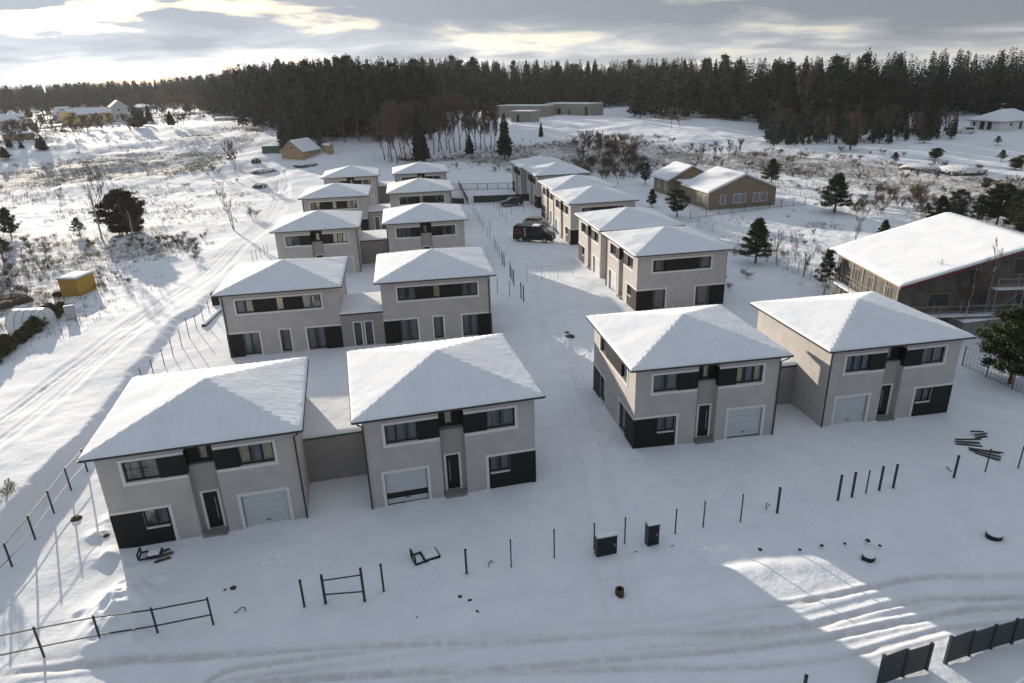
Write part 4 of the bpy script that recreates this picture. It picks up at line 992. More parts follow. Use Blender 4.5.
def scrub():
    polys = [(GRASS[1][0], .42), (GRASS[2][0], .2), (GRASS[3][0], .55), (GRASS[7][0], 1.0), (GRASS[6][0], .5), (GRASS[4][0], .12), (GRASS[5][0], .6)]
    n = 150000; X = rng.uniform(-260, 190, n); Y = rng.uniform(30, 420, n); dn = np.zeros(n)
    for P, w in polys: dn = np.maximum(dn, poly_mask(X, Y, P, 5) * w)
    for P, w in ((P2(LEFT_ROAD), 4.5), (P2(BRANCH), 3.0)): dn = dn * (polydist(X, Y, P)[0] > w)
    for P in CLEAN: dn = dn * (poly_mask(X, Y, P, 3) < .5)
    cl = fbm(X / 9, Y / 9, 440, 4); k = rng.uniform(0, 1, n) < np.clip(dn * (cl * 2.4 + .16), 0, 1); X, Y = X[k], Y[k]; X, Y = X[:13000], Y[:13000]
    Z = T(X, Y) - .05; size = rng.uniform(.35, 1.25, len(X)); per = 11; m_ = len(X)
    X, Y, Z, S = (np.repeat(q, per) for q in (X, Y, Z, size)); n = len(X); a = rng.uniform(0, 6.28, n); r_ = S * rng.uniform(.1, .75, n)
    X = X + rng.normal(0, .15, n); Y = Y + rng.normal(0, .15, n); w = .012 + .00013 * Y; b = rng.uniform(0, 6.28, n)
    V = np.stack([np.stack([X - np.cos(b) * w, Y - np.sin(b) * w, Z], 1), np.stack([X + np.cos(b) * w, Y + np.sin(b) * w, Z], 1), np.stack([X + np.cos(a) * r_, Y + np.sin(a) * r_, Z + S * rng.uniform(.5, 1.1, n)], 1)], 1).reshape(-1, 3)
    print('scrub', m_); return fast_mesh('low_scrub', V, np.arange(len(V)).reshape(-1, 3), 'twig')
tag(obj('low_scrub', scrub()), 'dark brown leafless scrub covering the slopes', 'scrub', kind='stuff')
# ================================================================== OTHER BUILDINGS
MT['brown_wall'] = mat('brown_wall', (0.24, 0.185, 0.125), 0.9, var=0.12, vscale=1.2, bump=.2)
MT['tan_brick'] = mat('tan_brick', (0.38, 0.27, 0.15), 0.9, var=0.15, vscale=1.5, bump=.3)
MT['yellow_wall'] = mat('yellow_wall', (0.62, 0.50, 0.22), 0.9, var=0.05)
MT['pale_wall'] = mat('pale_wall', (0.55, 0.56, 0.55), 0.9, var=0.06)
MT['white_wall'] = mat('white_wall', (0.70, 0.69, 0.66), 0.9, var=0.05)
MT['block_wall'] = mat('block_wall', (0.30, 0.285, 0.25), 0.95, var=0.2, vscale=1.3, bump=.4)
MT['raw_wall'] = mat('raw_wall', (0.115, 0.105, 0.09), 0.95, var=0.35, vscale=1.0, bump=.4)
MT['red_metal'] = mat('red_metal', (0.13, 0.018, 0.024), 0.5)
MT['ochre'] = mat('ochre', (0.42, 0.25, 0.035), 0.8, var=0.2, vscale=2)
MT['dark_panel'] = mat('dark_panel', (0.030, 0.037, 0.037), 0.55, var=.15, vscale=3)
MT['netting'] = mat('netting', (0.012, 0.018, 0.016), 0.95)
MT['poly'] = mat('poly', (0.62, 0.66, 0.68), 0.45, var=.08)
MT['green_paint'] = mat('green_paint', (0.03, 0.10, 0.055), 0.6)
MT['dark_glass'] = mat('dark_glass', (0.015, 0.018, 0.02), 0.08)
def lumpy_slab(parent, x0, x1, y0, y1, zf, th, nx=24, ny=24, seed=0, name='snow_cover', ripple=None):
    """snow lying on a surface z = zf(x, y)"""
    ux = np.linspace(x0, x1, nx); uy = np.linspace(y0, y1, ny); X, Y = np.meshgrid(ux, uy)
    B = np.vectorize(zf)(X, Y); dist = np.minimum(np.minimum(X - x0, x1 - X), np.minimum(Y - y0, y1 - Y))
    Z = B + th * (1 - .45 * np.exp(-dist / (.6 * th + .02))) + .25 * th * fbm(X / (8 * th + .1), Y / (8 * th + .1), 500 + seed, 3)
    if ripple: Z = Z + .006 * np.cos(2 * PI * Y / .6)
    V = np.stack([X.ravel(), Y.ravel(), Z.ravel()], 1); n = nx; F = [(j*nx+i, j*nx+i+1, (j+1)*nx+i+1, (j+1)*nx+i) for j in range(ny-1) for i in range(nx-1)]
    ring = list(range(nx)) + [r*nx+nx-1 for r in range(1, ny)] + [nx*(ny-1)+c for c in range(nx-2, -1, -1)] + [r*nx for r in range(ny-2, 0, -1)]
    b0 = len(V); sk = V[ring].copy(); sk[:, 2] = B.ravel()[ring] + .004; V = np.concatenate([V, sk]); m_ = len(ring)
    F += [(ring[(j+1) % m_], ring[j], b0+j, b0+(j+1) % m_) for j in range(m_)]
    me = bpy.data.meshes.new(name); me.from_pydata(V.tolist(), [], F); me.materials.append(MT['snow']); me.polygons.foreach_set('use_smooth', [True]*len(F)); return obj(name, me, parent)
MT['sky_reflection'] = mat('sky_reflection', (0.20, 0.23, 0.26), 0.15)  # pale pane colour has the reflected sky painted in
PANE = 'dark_glass'
def win_local(parent, face, a, b, z0, z1, X0, X1, Y0, Y1, panes=2, fr='trim', pr=.03):
    """window on a plain box wall; face S (y=Y0), W (x=X0), E (x=X1). a,b along x or y"""
    def bx(mb, p, q, c, d, d0, d1):
        if face == 'S': mb.box(p, q, Y0 - d1, Y0 - d0, c, d)
        elif face == 'W': mb.box(X0 - d1, X0 - d0, p, q, c, d)
        elif face == 'E': mb.box(X1 + d0, X1 + d1, p, q, c, d)
        else: mb.box(p, q, Y1 + d0, Y1 + d1, c, d)
    t = .09; f = MB(); bx(f, a, b, z0, z0 + t, .002, .05); bx(f, a, b, z1 - t, z1, .002, .05)
    w = (b - a) / panes
    for i in range(panes + 1):
        c = a + w * i; l, r = (a, a + t) if i == 0 else ((b - t, b) if i == panes else (c - t / 2, c + t / 2)); bx(f, l, r, z0 + t, z1 - t, .002, .05)
    fo = f.build('window', fr, parent)
    p = MB(); bx(p, a + t, b - t, z0 + t, z1 - t, .004, .02); p.build('pane', PANE, fo); return fo
def gable_house(name, A, B, L, eh, rh, wallm, label, cat='house', over=.5, roofm='roof_metal', wins=(), ridge='y', group=None, fascia='trim', snow=.2, sink=1.5):
    """A-B is the near wall base (local x), L the depth; ridge along y (gable to the front) or x"""
    A = Vector(A); B = Vector(B); Wd = (B - A).to_2d().length; an = math.atan2(B.y - A.y, B.x - A.x); z0 = min(A.z, B.z)
    e_ = empty(name, (A.x, A.y, z0), an, label, cat, group)
    m = MB()
    if ridge == 'y':
        m.add([(0,0,-sink),(Wd,0,-sink),(Wd,L,-sink),(0,L,-sink),(0,0,eh),(Wd,0,eh),(Wd,L,eh),(0,L,eh),(Wd/2,0,rh),(Wd/2,L,rh)],
              [(0,3,2,1),(0,1,5,8,4),(2,3,7,9,6),(1,2,6,5),(3,0,4,7),(4,8,9,7),(8,5,6,9)])
        zf = lambda x, y: eh + (rh - eh) * (1 - abs(x - Wd/2) / (Wd/2)) + .12
        x0, x1, y0, y1 = -over, Wd + over, -over, L + over
    else:
        m.add([(0,0,-sink),(Wd,0,-sink),(Wd,L,-sink),(0,L,-sink),(0,0,eh),(Wd,0,eh),(Wd,L,eh),(0,L,eh),(0,L/2,rh),(Wd,L/2,rh)],
              [(0,3,2,1),(0,1,5,4),(2,3,7,6),(1,2,6,9,5),(3,0,4,8,7),(4,5,9,8),(8,9,6,7)])
        zf = lambda x, y: eh + (rh - eh) * (1 - abs(y - L/2) / (L/2)) + .12
        x0, x1, y0, y1 = -over, Wd + over, -over, L + over
    m.build('wall', wallm, e_)
    r = MB(); c = .14
    if ridge == 'y':
        for s in (0, 1):
            xe = x0 if s == 0 else x1; xm = Wd / 2
            P = [(xe, y0, zf(xe, 0) - c), (xm, y0, zf(xm, 0) - c), (xm, y1, zf(xm, 0) - c), (xe, y1, zf(xe, 0) - c)]; Q = [(p[0], p[1], p[2] + c - .004) for p in P]
            r.add(P + Q, [(0,1,2,3),(4,5,6,7),(0,1,5,4),(1,2,6,5),(2,3,7,6),(3,0,4,7)])
    else:
        for s in (0, 1):
            ye = y0 if s == 0 else y1; ym = L / 2
            P = [(x0, ye, zf(0, ye) - c), (x0, ym, zf(0, ym) - c), (x1, ym, zf(0, ym) - c), (x1, ye, zf(0, ye) - c)]; Q = [(p[0], p[1], p[2] + c - .004) for p in P]
            r.add(P + Q, [(0,1,2,3),(4,5,6,7),(0,1,5,4),(1,2,6,5),(2,3,7,6),(3,0,4,7)])
    ro = r.build('roof', fascia, e_)
    lumpy_slab(ro, x0, x1, y0, y1, zf, snow, 41, 41, seed=int(abs(A.x) * 7))
    for w in wins: win_local(e_, *w[:5], 0, Wd, 0, L, *(w[5:] if len(w) > 5 else ()))
    return e_, Wd
def px_gable(name, pa, pb, L, eave_row, ridge_row, wallm, label, **kw):
    A, B = at(*pa), at(*pb); return gable_house(name, A, B, L, height_for(A, eave_row), height_for((A + B) / 2, ridge_row), wallm, label, **kw)
# brown gabled house
PANE = 'sky_reflection'
A = at(708.5, 210.4); B = at(774.5, 205.3)
bh, bw = gable_house('gabled_house', A, B, 9.5, 3.15, 5.7, 'brown_wall', 'brown single storey house with snowy gable roofs and white framed windows, inside a fence', fascia='trim',
  wins=[('S', 2.0, 3.1, .9, 2.5, 1), ('S', 4.5, 6.9, .9, 2.5, 2), ('S', 8.3, 9.5, .9, 2.5, 1), ('S', 9.8, 11.0, .9, 2.5, 1), ('W', 1.0, 1.9, .9, 2.4, 1), ('W', 3.4, 4.4, .9, 2.4, 1)])
m_ = MB().box(1.8, bw - .2, 9.5, 16, -1, 2.9); o_ = m_.build('link_wall', 'brown_wall', bh)
lumpy_slab(o_, 1.2, bw - .2, 10.05, 16, lambda x, y: 2.9, .2, 20, 20, 3)
m_ = MB(); m_.add([(0,16,-1),(9,16,-1),(9,23,-1),(0,23,-1),(0,16,3.1),(9,16,3.1),(9,23,3.1),(0,23,3.1),(4.5,16,5.3),(4.5,23,5.3)], [(0,1,5,8,4),(2,3,7,9,6),(1,2,6,5),(3,0,4,7),(4,8,9,7),(8,5,6,9)])
m_.build('rear_wall', 'brown_wall', bh)
zf_ = lambda x, y: 3.1 + 2.2 * (1 - abs(x - 4.5) / 4.5) + .1
r_ = MB(); 
for xe in (-.6, 9.6): r_.quad((xe, 15.5, zf_(xe, 0) - .1), (4.5, 15.5, 5.3), (4.5, 23.5, 5.3), (xe, 23.5, zf_(xe, 0) - .1))
ro_ = r_.build('rear_roof', 'trim', bh); lumpy_slab(ro_, -.6, 9.6, 15.5, 23.5, zf_, .2, 40, 30, 9)
for a_, b_ in ((17, 18), (20, 21.2)): win_local(bh, 'W', a_, b_, .9, 2.4, 0, bw, 0, 23, 1)
p_ = MB().tube([(bw + .08, 9.2, 0), (bw + .08, 9.2, 3.0)], .06, 6).build('downpipe', 'gutter', bh)
MB().tube([(-.08, .2, 0), (-.08, .2, 3.0)], .06, 6).build('downpipe', 'trim', bh)
PANE = 'dark_glass'
# barn beside the road
A = at(282.5, 158.8); B = at(303.8, 159.6); C = at(329, 155)
gable_house('brick_barn', A, B, (C - B).to_2d().length, height_for(A, 150.8), height_for((A + B) / 2, 141), 'tan_brick', 'tan brick barn with steep snowy gable roof beside the bend of the road', 'barn', over=.35, wins=[('S', 3.0, 4.0, 2.6, 3.4, 1)], fascia='wood')
A = at(330, 154.6); B = at(334, 153.6); gable_house('lean_to_shed', A, B, 3.5, height_for(A, 146), height_for(A, 144.5), 'tan_brick', 'small brick lean to at the far end of the tan barn', 'shed', over=.1, fascia='wood', snow=.1)
# far left houses
yA, yB = at(75, 125), at(117, 121.5)
px_gable('yellow_house', (76, 125), (114, 122), 9, 114.5, 108.5, 'yellow_wall', 'long yellow house with snowy roof on the far left hillside', ridge='x', wins=[('S', 3.2, 4.6, 1.2, 3.0), ('S', 7.4, 8.4, 1.2, 3.0), ('S', 10.2, 11.4, .6, 3.2), ('S', 12.4, 13.2, .6, 3.2)])
px_gable('gabled_house', (114.5, 122), (130, 121), 9, 107, 101, 'pale_wall', 'tall pale gabled end house right behind the yellow house', ridge='y', wins=[('S', 1.2, 2.2, 1.2, 3), ('S', 3.4, 4.4, 1.2, 3), ('S', 2.2, 3.2, 4.4, 5.6)])
px_gable('gabled_house', (54, 121), (66, 121), 9, 114, 107.5, 'pale_wall', 'pale grey gabled house left of the long yellow house', ridge='x', wins=[('S', 1.2, 2.2, 1.2, 3)])
px_gable('gabled_house', (-14, 131), (28, 129), 10, 121, 115, 'pale_wall', 'pale blue grey house at the left picture edge', ridge='x', wins=[('S', 8, 9.2, 1.2, 3), ('S', 12, 13, 1.2, 3), ('S', 15, 16, 1.2, 3)])
px_gable('garage_building', (16, 141), (35, 139), 6, 134.5, 133, 'brown_wall', 'low brown shed with flat snowy roof below the pale blue house', cat='shed', ridge='x', over=.3)
px_gable('gabled_house', (138, 112), (152, 110.5), 8, 107, 104.5, 'block_wall', 'low grey house right of the tall pale gable, far left', ridge='x')
# white house, far right
def hip_house(name, A, B, L, eh, rh, wallm, label, wins=(), over=.7, snow=.2):
    Wd = (B - A).to_2d().length; an = math.atan2(B.y - A.y, B.x - A.x); e_ = empty(name, (A.x, A.y, min(A.z, B.z)), an, label, 'house')
    MB().box(0, Wd, 0, L, -2, eh).build('wall', wallm, e_)
    k = min(Wd, L) / 2 + over
    zf = lambda x, y: eh + .1 + (rh - eh) * min(1, min(x + over, Wd + over - x, y + over, L + over - y) / k)
    ro = MB().box(-over, Wd + over, -over, L + over, eh - .05, eh + .1).build('roof', 'roof_metal', e_)
    lumpy_slab(ro, -over, Wd + over, -over, L + over, zf, snow, 45, 45, 17)
    for w in wins: win_local(e_, *w[:5], 0, Wd, 0, L, *(w[5:] if len(w) > 5 else ()))
    return e_
A = at(969, 128.5); B = at(999, 131.2)
hip_house('bungalow', A, B, 15, height_for(A, 119.8), height_for(B, 111.5) , 'white_wall', 'white bungalow with snowy hip roof and dark openings, top right', wins=[('S', 1.0, 2.0, .9, 2.3, 1), ('S', 3.4, 5.2, .1, 2.5, 1), ('S', 5.9, 7.6, .1, 2.5, 1), ('E', 3.5, 4.5, 1.2, 2.2, 1), ('E', 7, 8.2, .2, 2.4, 1), ('E', 10, 12, 1, 2.3, 1)])
px_gable('gabled_house', (995, 112), (1034, 113), 9, 106, 102.5, 'block_wall', 'grey house directly behind the white bungalow', ridge='x')
px_gable('gabled_house', (1001, 99), (1016, 98), 8, 94.5, 91.5, 'wood', 'dark cabin with snowy roof among the trees, top right', ridge='x')
px_gable('unfinished_house', (969, 103), (982, 103.5), 7, 96.5, 95.5, 'block_wall', 'grey block shell of a house between trees, top right', ridge='x', snow=.08, wins=[('S', 1.2, 2.4, .4, 2.6, 1), ('S', 3.4, 4.6, .4, 2.6, 1)])
px_gable('gabled_house', (902, 96.5), (921, 96), 7, 93.5, 92, 'wood', 'small cabin with thin snowy roof hidden in the forest, right', ridge='x')
px_gable('gabled_house', (742, 103), (756, 103), 7, 97.5, 95, 'wood', 'small snowy roofed cabin inside the forest, right of centre', ridge='x')
# unfinished block buildings on the hill
def block_shell(pa, pb, L, top, label, wins):
    A, B = at(*pa), at(*pb); h = height_for(A, top); Wd = (B - A).to_2d().length; e_ = empty('unfinished_building', (A.x, A.y, min(A.z, B.z)), math.atan2(B.y - A.y, B.x - A.x), label, 'building')
    wl = MB().box(0, Wd, 0, L, -2, h).build('wall', 'block_wall', e_); lumpy_slab(wl, 0, Wd, 0, L, lambda x, y: h, .22, 30, 16, int(pa[0]))
    for a, b, c, d in wins: win_local(e_, 'S', a * Wd, b * Wd, c, d * h, 0, Wd, 0, L, 1, fr='frame')
    return e_
block_shell((545, 114.8), (589.5, 115.8), 9, 103.6, 'long grey block shell with a dark doorway on the hill, right one', [(.17, .21, .1, .6), (.3, .37, .1, .6), (.55, .58, .3, .5), (.9, .96, .1, .75)])
block_shell((497, 117.5), (544.5, 117.5), 8, 105.8, 'plain grey block shell in the middle on the hill', [])
block_shell((511, 122.2), (531, 122.3), 6, 111.5, 'lower small grey block shell with one opening on the hill', [(.3, .42, .2, .7)])
block_shell((481, 120.5), (496, 120.5), 6, 112.5, 'leftmost grey block shell behind bare trees on the hill', [])
# large scaffolded building at the right
PANE = 'interior'
g0 = Vector((34.6, 56.6, gz(36, 58)))
sb = empty('building_under_construction', g0, 0, 'large unfinished block building with red edged snowy roof and scaffolding', 'building')
BW, BL, EH, RH = 24.0, 13.4, 4.95, 8.4
half = BW / 2 - 1.0
w_ = MB(); w_.add([(0,.9,-1),(22,.9,-1),(22,BL-.6,-1),(0,BL-.6,-1),(0,.9,EH-.3),(22,.9,EH-.3),(22,BL-.6,EH-.3),(0,BL-.6,EH-.3),(11,.9,RH-.35),(11,BL-.6,RH-.35)],
      [(0,1,5,8,4),(2,3,7,9,6),(1,2,6,5),(3,0,4,7),(4,8,9,7),(8,5,6,9)])
w_.build('wall', 'raw_wall', sb)
zfr = lambda x, y: EH + (RH - EH) * (1 - abs(x - 11) / 11.6)
r_ = MB()
for xe in (-.7, 22.7):
    P = [(xe, -.25, zfr(xe, 0) - .16), (11, -.25, zfr(11, 0) - .16), (11, BL + .2, zfr(11, 0) - .16), (xe, BL + .2, zfr(xe, 0) - .16)]; Q = [(p[0], p[1], p[2] + .155) for p in P]
    r_.add(P + Q, [(0,1,2,3),(4,5,6,7),(0,1,5,4),(1,2,6,5),(2,3,7,6),(3,0,4,7)])
ro_ = r_.build('roof', 'wood', sb); lumpy_slab(ro_, -.7, 22.7, -.25, BL + .2, zfr, .16, 60, 40, 21)
v_ = MB()
for xe in (-.7, 22.7):
    P = [(xe, -.30, zfr(xe, 0) - .26), (11, -.30, zfr(11, 0) - .26), (11, -.255, zfr(11, 0) - .26), (xe, -.255, zfr(xe, 0) - .26)]; Q = [(p[0], p[1], p[2] + .26) for p in P]
    v_.add(P + Q, [(0,1,2,3),(4,5,6,7),(0,1,5,4),(1,2,6,5),(2,3,7,6),(3,0,4,7)])
v_.build('verge', 'red_metal', sb)
for a_, b_, c_, d_ in ((2.6, 4.6, 2.6, 3.9), (6.6, 8.0, 2.6, 4.2), (10.2, 11.6, 2.6, 4.4), (13.5, 15, 2.6, 4.4), (2.4, 3.4, .1, 2.0), (6.8, 8.6, .3, 1.9), (11, 12.5, .1, 2.1), (9.6, 11.6, 5.4, 6.9)):
    win_local(sb, 'S', a_, b_, c_, d_, 0, 22, .9, BL, 1, fr='wood')
for a_, b_ in ((2.2, 3.4), (5.0, 6.4), (8.2, 9.6)): win_local(sb, 'W', a_, b_, 2.5, 4.1, 0, 22, .9, BL, 2, fr='concrete')
w2 = MB(); 
for k in range(6): w2.box(-.06, -.003, 1.0 + k * 2.1, 1.25 + k * 2.1, 1.8, EH - .4)
w2.build('pilaster', 'concrete', sb)
def scaffold(loc, rot, n, bay, levels, wdt, label):
    s_ = empty('scaffolding', loc, rot, label, 'scaffold')
    for i in range(n + 1):
        for y in (0, wdt): MB().tube([(i * bay, y, -.3), (i * bay, y, levels[-1] + 1.1)], .03, 5).build('upright', 'galv', s_)
        MB().tube([(i * bay, 0, levels[-1]), (i * bay, wdt, levels[-1])], .025, 5).build('crossbar', 'galv', s_)
    for lv in levels:
        pb = MB().box(-.1, n * bay + .1, .05, wdt - .05, lv - .05, lv).build('platform', 'wood', s_)
        lumpy_slab(pb, -.1, n * bay + .1, .05, wdt - .05, lambda x, y: lv, .10, 50, 8, int(lv * 3))
        for dz in (.5, 1.0): MB().tube([(0, 0, lv + dz), (n * bay, 0, lv + dz)], .022, 5).build('guard_rail', 'galv', s_)
    for i in range(0, n, 2): MB().tube([(i * bay, 0, 0), ((i + 1) * bay, 0, levels[0])], .02, 5).build('brace', 'galv', s_)
    return s_
scaffold((g0.x + .6, g0.y - .55, g0.z), 0, 9, 2.4, [2.1], .9, 'snow topped scaffold along the gable wall of the large unfinished building')
scaffold((g0.x + 7.6, g0.y - .52, g0.z + 2.45), 0, 5, 2.4, [2.0], .85, 'upper scaffold level under the red roof edge of the large unfinished building')
scaffold((g0.x - 1.15, g0.y + .5, g0.z), R(90), 5, 2.4, [2.0], .9, 'scaffold along the sunlit eave wall of the large unfinished building') .location = (g0.x - .2, g0.y + .5, g0.z)
def ladder(p, q, w, label):
    l_ = empty('ladder', p, 0, label, 'ladder'); d = Vector(q) - Vector(p); s_ = Vector((w, 0, 0))
    for k in (0, 1): MB().bar(s_ * k, s_ * k + d, .05).build('rail', 'wood', l_)
    for i in range(9): MB().bar(d * (i + 1) / 10, d * (i + 1) / 10 + s_, .035).build('rung', 'wood', l_)
ladder((g0.x + 13.2, g0.y - 1.3, g0.z), (g0.x + 12.6, g0.y - .4, g0.z + 3.0), .5, 'wooden ladder leaning on the scaffold under the red roof edge')
def blob(name, p, r, h, m, label, cat, seed=0, group=None, snow=False, n=18):
    V, F = [], []
    for j in range(7):
        t = j / 6; z = h * math.sin(t * PI / 2); rr = r * math.cos(t * PI / 2) ** .6 + .001
        for i in range(n):
            a = 2 * PI * i / n; k = 1 + .35 * float(vnoise(np.array(3 * math.cos(a) + seed), np.array(3 * math.sin(a) + j * .8), seed)); V.append((rr * k * math.cos(a), rr * k * math.sin(a), z * (1 + .2 * float(vnoise(np.array(a), np.array(j * 1.3), seed + 2))) - .05))
    F = [(j*n+i, j*n+(i+1)%n, (j+1)*n+(i+1)%n, (j+1)*n+i) for j in range(6) for i in range(n)]
    b_ = MB(); b_.add(V, F); o = b_.build(name, m, None, p, random.uniform(0, 6), smooth=True); return tag(o, label, cat, group)
blob('wrapped_stack', at(966, 322), 1.3, 1.6, 'poly', 'plastic wrapped heap of building material before the scaffold', 'material heap', 3)
blob('rubble_heap', at(946, 318), 1.0, .6, 'concrete', 'snowy rubble heap left of the wrapped heap', 'rubble', 5)
blob('rubble_heap', at(990, 308), 1.6, .6, 'snow', 'long snow covered heap below the ladder', 'heap', 8)
p = at(985, 330); t_ = empty('site_container', p, R(12), 'low block shed with snow covered flat roof beside the right pine', 'shed'); wl = MB().box(-3.6, 2.2, -1, 2.2, -.5, 1.5).build('wall', 'concrete', t_); lumpy_slab(wl, -3.8, 2.4, -1.2, 2.4, lambda x, y: 1.5, .2, 30, 16, 4)

# ================================================================== LEFT FIELD OBJECTS
A = at(62, 296); B = at(80, 295.5)
C_ = at(92, 288.5); an = math.atan2(B.y - A.y, B.x - A.x); w0 = (B - A).to_2d().length; L0 = max(2.0, (C_ - B).to_2d().length)
t_ = empty('garden_shed', A, an, 'ochre yellow shed with flat snowy roof on the left field', 'shed'); h0 = height_for(A, 279.5)
wl = MB().box(0, w0, 0, L0, -.6, h0).build('wall', 'ochre', t_); ro = MB().box(-.12, w0 + .12, -.12, L0 + .12, h0, h0 + .09).build('roof', 'wood', t_); lumpy_slab(ro, -.12, w0 + .12, -.12, L0 + .12, lambda x, y: h0 + .09, .16, 20, 20, 2)
st = MB()
for k in range(12): st.box(k * w0 / 12 + .05, k * w0 / 12 + .08, -.02, -.002, 0, h0 - .02)
st.build('cladding_battens', 'wood', t_)
blob('tarp_heap', at(58, 295), .6, .5, 'netting', 'small black heap left of the yellow shed', 'heap', 4)
# greenhouse tunnel
p = at(8, 334); q = at(40, 332)
gh_ = empty('greenhouse', p, math.atan2(q.y - p.y, q.x - p.x), 'white arched plastic greenhouse behind the hedge, left edge', 'greenhouse'); Lg = (q - p).to_2d().length; rg = 1.5
m_ = MB(); na = 14
P = [(x, rg - rg * math.cos(PI * i / na), .5 + rg * 1.05 * math.sin(PI * i / na)) for x in (0, Lg) for i in range(na + 1)]
m_.add(P, [(i, i + 1, na + 1 + i + 1, na + 1 + i) for i in range(na)]); m_.build('cover', 'poly', gh_, smooth=True)
for x in (0, Lg):
    m_ = MB(); m_.add([(x, 0, -.3), (x, 2 * rg, -.3)] + [(x, rg + rg * math.cos(PI * i / na), .5 + rg * 1.05 * math.sin(PI * i / na)) for i in range(na + 1)], [tuple(range(na + 3))]); m_.build('end_wall', 'poly', gh_)
for y in (0, 2 * rg): MB().quad((0, y, -.3), (Lg, y, -.3), (Lg, y, .5), (0, y, .5)).build('side_wall', 'poly', gh_)
for k in range(5):
    x = Lg * k / 4; MB().tube([(x, rg - (rg + .02) * math.cos(PI * i / na), .5 + (rg + .02) * 1.05 * math.sin(PI * i / na)) for i in range(na + 1)], .03, 5).build('hoop', 'galv', gh_)
# small grey cabinet
p = at(72, 319); t_ = empty('utility_cabinet', p, R(20), 'small grey utility cabinet standing by the snowy road', 'cabinet'); b_ = MB().box(-.45, .45, -.3, .3, -.3, 1.45).build('body', 'galv', t_)
lumpy_slab(b_, -.47, .47, -.32, .32, lambda x, y: 1.45, .08, 8, 8, 1); MB().box(-.4, -.01, -.32, -.303, .1, 1.38).build('door', 'garage', t_); MB().box(.01, .4, -.32, -.303, .1, 1.38).build('door', 'garage', t_)
# brush heaps beside the greenhouse
for i, (a, b, r) in enumerate(((10, 300, 1.8), (22, 302, 1.2), (4, 306, 1.3))): blob('brush_heap', at(a, b), r, .6, 'earth', 'dark heap of brushwood above the greenhouse', 'heap', 20 + i, 'dark brushwood heaps above the greenhouse')
# container and piles near barn
p = at(272, 152.5); t_ = empty('waste_container', p, R(5), 'dark green container left of the tan barn', 'container'); b_ = MB().box(-2.4, 2.4, -1, 1, -.4, 1.7).build('body', 'green_paint', t_); MB().box(-2.5, 2.5, -1.1, 1.1, 1.7, 1.82).build('rim', 'green_paint', t_); lumpy_slab(b_, -2.35, 2.35, -.95, .95, lambda x, y: 1.82, .15, 12, 8, 5)
for i, (a, b, r, h, l) in enumerate(((305, 165.5, 3.2, .9, 'dark pile of stones on snow right of the road fork'), (264, 171, 3.2, .8, 'snow dusted pile inside the road bend'), (256, 163, 1.3, 1.4, 'dark stack at the road bend left of the pile'), (260, 187, 1.6, .9, 'small dark stump heap left of the road'), (226, 120, 5, 1.4, 'snowy earth pile at the far end of the road'), (330, 118 + 8, 3, 1, 'earth pile at the forest foot'), (412, 157, 4.0, 1.2, 'brush pile at the foot of the bare trees'), (918, 170, 4.0, 1.2, 'brown earth mound on the snowy slope'), (960, 172, 5.0, 1.3, 'large snow dusted earth mound below the white bungalow'), (923, 129, 2.6, 2.2, 'snow covered heap left of the white parked vehicle'))):
    blob('earth_heap', at(a, b), r, h, 'snowy_earth', l, 'heap', 40 + i)
# ================================================================== FENCES AND POSTS
def post_mesh(w): 
    o = MB().box(-w / 2, w / 2, -w / 2, w / 2, -.4, 1.0).build('p', 'post'); me = o.data; bpy.data.objects.remove(o); return me
PM = {'thick': post_mesh(.10), 'thin': post_mesh(.055)}
CAPM = MB().box(-.5, .5, -.5, .5, 0, 1).build('c', 'rubber'); CAPME = CAPM.data; bpy.data.objects.remove(CAPM)
def single_post(px, yb, yt, kind, label, group, h=None):
    p = at(px, yb); hh = h or height_for(p, yt); e_ = empty('fence_post', p, R(13), label, 'post', group)
    s_ = obj('shaft', PM[kind], e_); s_.scale = (1, 1, hh)
    c_ = obj('cap', CAPME, e_); k = .12 if kind == 'thick' else .075; c_.scale = (k, k, .03); c_.location = (0, 0, hh)
    return p, hh
G1 = 'bare steel posts along the front of the plots'
for px, yb, yt, kd in ((304.5, 606.6, 580.8, 'thick'), (383.9, 591.7, 565, 'thick'), (466.8, 575.3, 550, 'thick'), (511.3, 566.8, 540.4, 'thin'), (554.3, 558.5, 530, 'thin'), (594, 549, 524, 'thin'), (624.6, 543.8, 518, 'thin'), (675, 534.6, 509.7, 'thin'),
    (703, 527.8, 501.8, 'thin'), (740.5, 520.6, 495, 'thin'), (777, 513, 488, 'thick'), (838, 499, 475.7, 'thick'), (851.9, 495.6, 473, 'thick'), (865.8, 493, 471, 'thin'), (879, 490.6, 467, 'thick'), (893, 488, 465, 'thick'),
    (953.7, 477.7, 456, 'thick'), (985, 472.5, 449.5, 'thin'), (1018, 468, 447, 'thin')):
    single_post(px, yb, yt, kd, 'bare dark steel fence post standing in snow in front of the houses', G1)
single_post(804, 690, 676, 'thick', 'dark post top at the bottom picture edge', None)
G2 = 'dark posts down the central street'
s_ = 5.66
for (bx, by, h) in ((100, 170, 1.5), (112, 190, 1.5), (124, 212, 1.5), (135, 235, 1.5), (155, 265, 1.5), (170, 290, 1.5), (193, 325, 1.6), (203, 350, 1.6), (213, 365, 1.6), (224, 385, 1.6), (240, 425, 1.8), (251, 440, 1.8), (285, 495, 1.8), (291, 508, 1.6), (297, 522, 1.6), (305, 540, 1.8), (346, 615, 1.8), (360, 632, 1.8), (75, 130, 1.5), (87, 150, 1.5)):
    single_post(460 + bx / s_, 190 + by / s_, 0, 'thick' if h > 1.7 else 'thin', 'dark steel post in the row between the left houses and the street', G2, h=h)
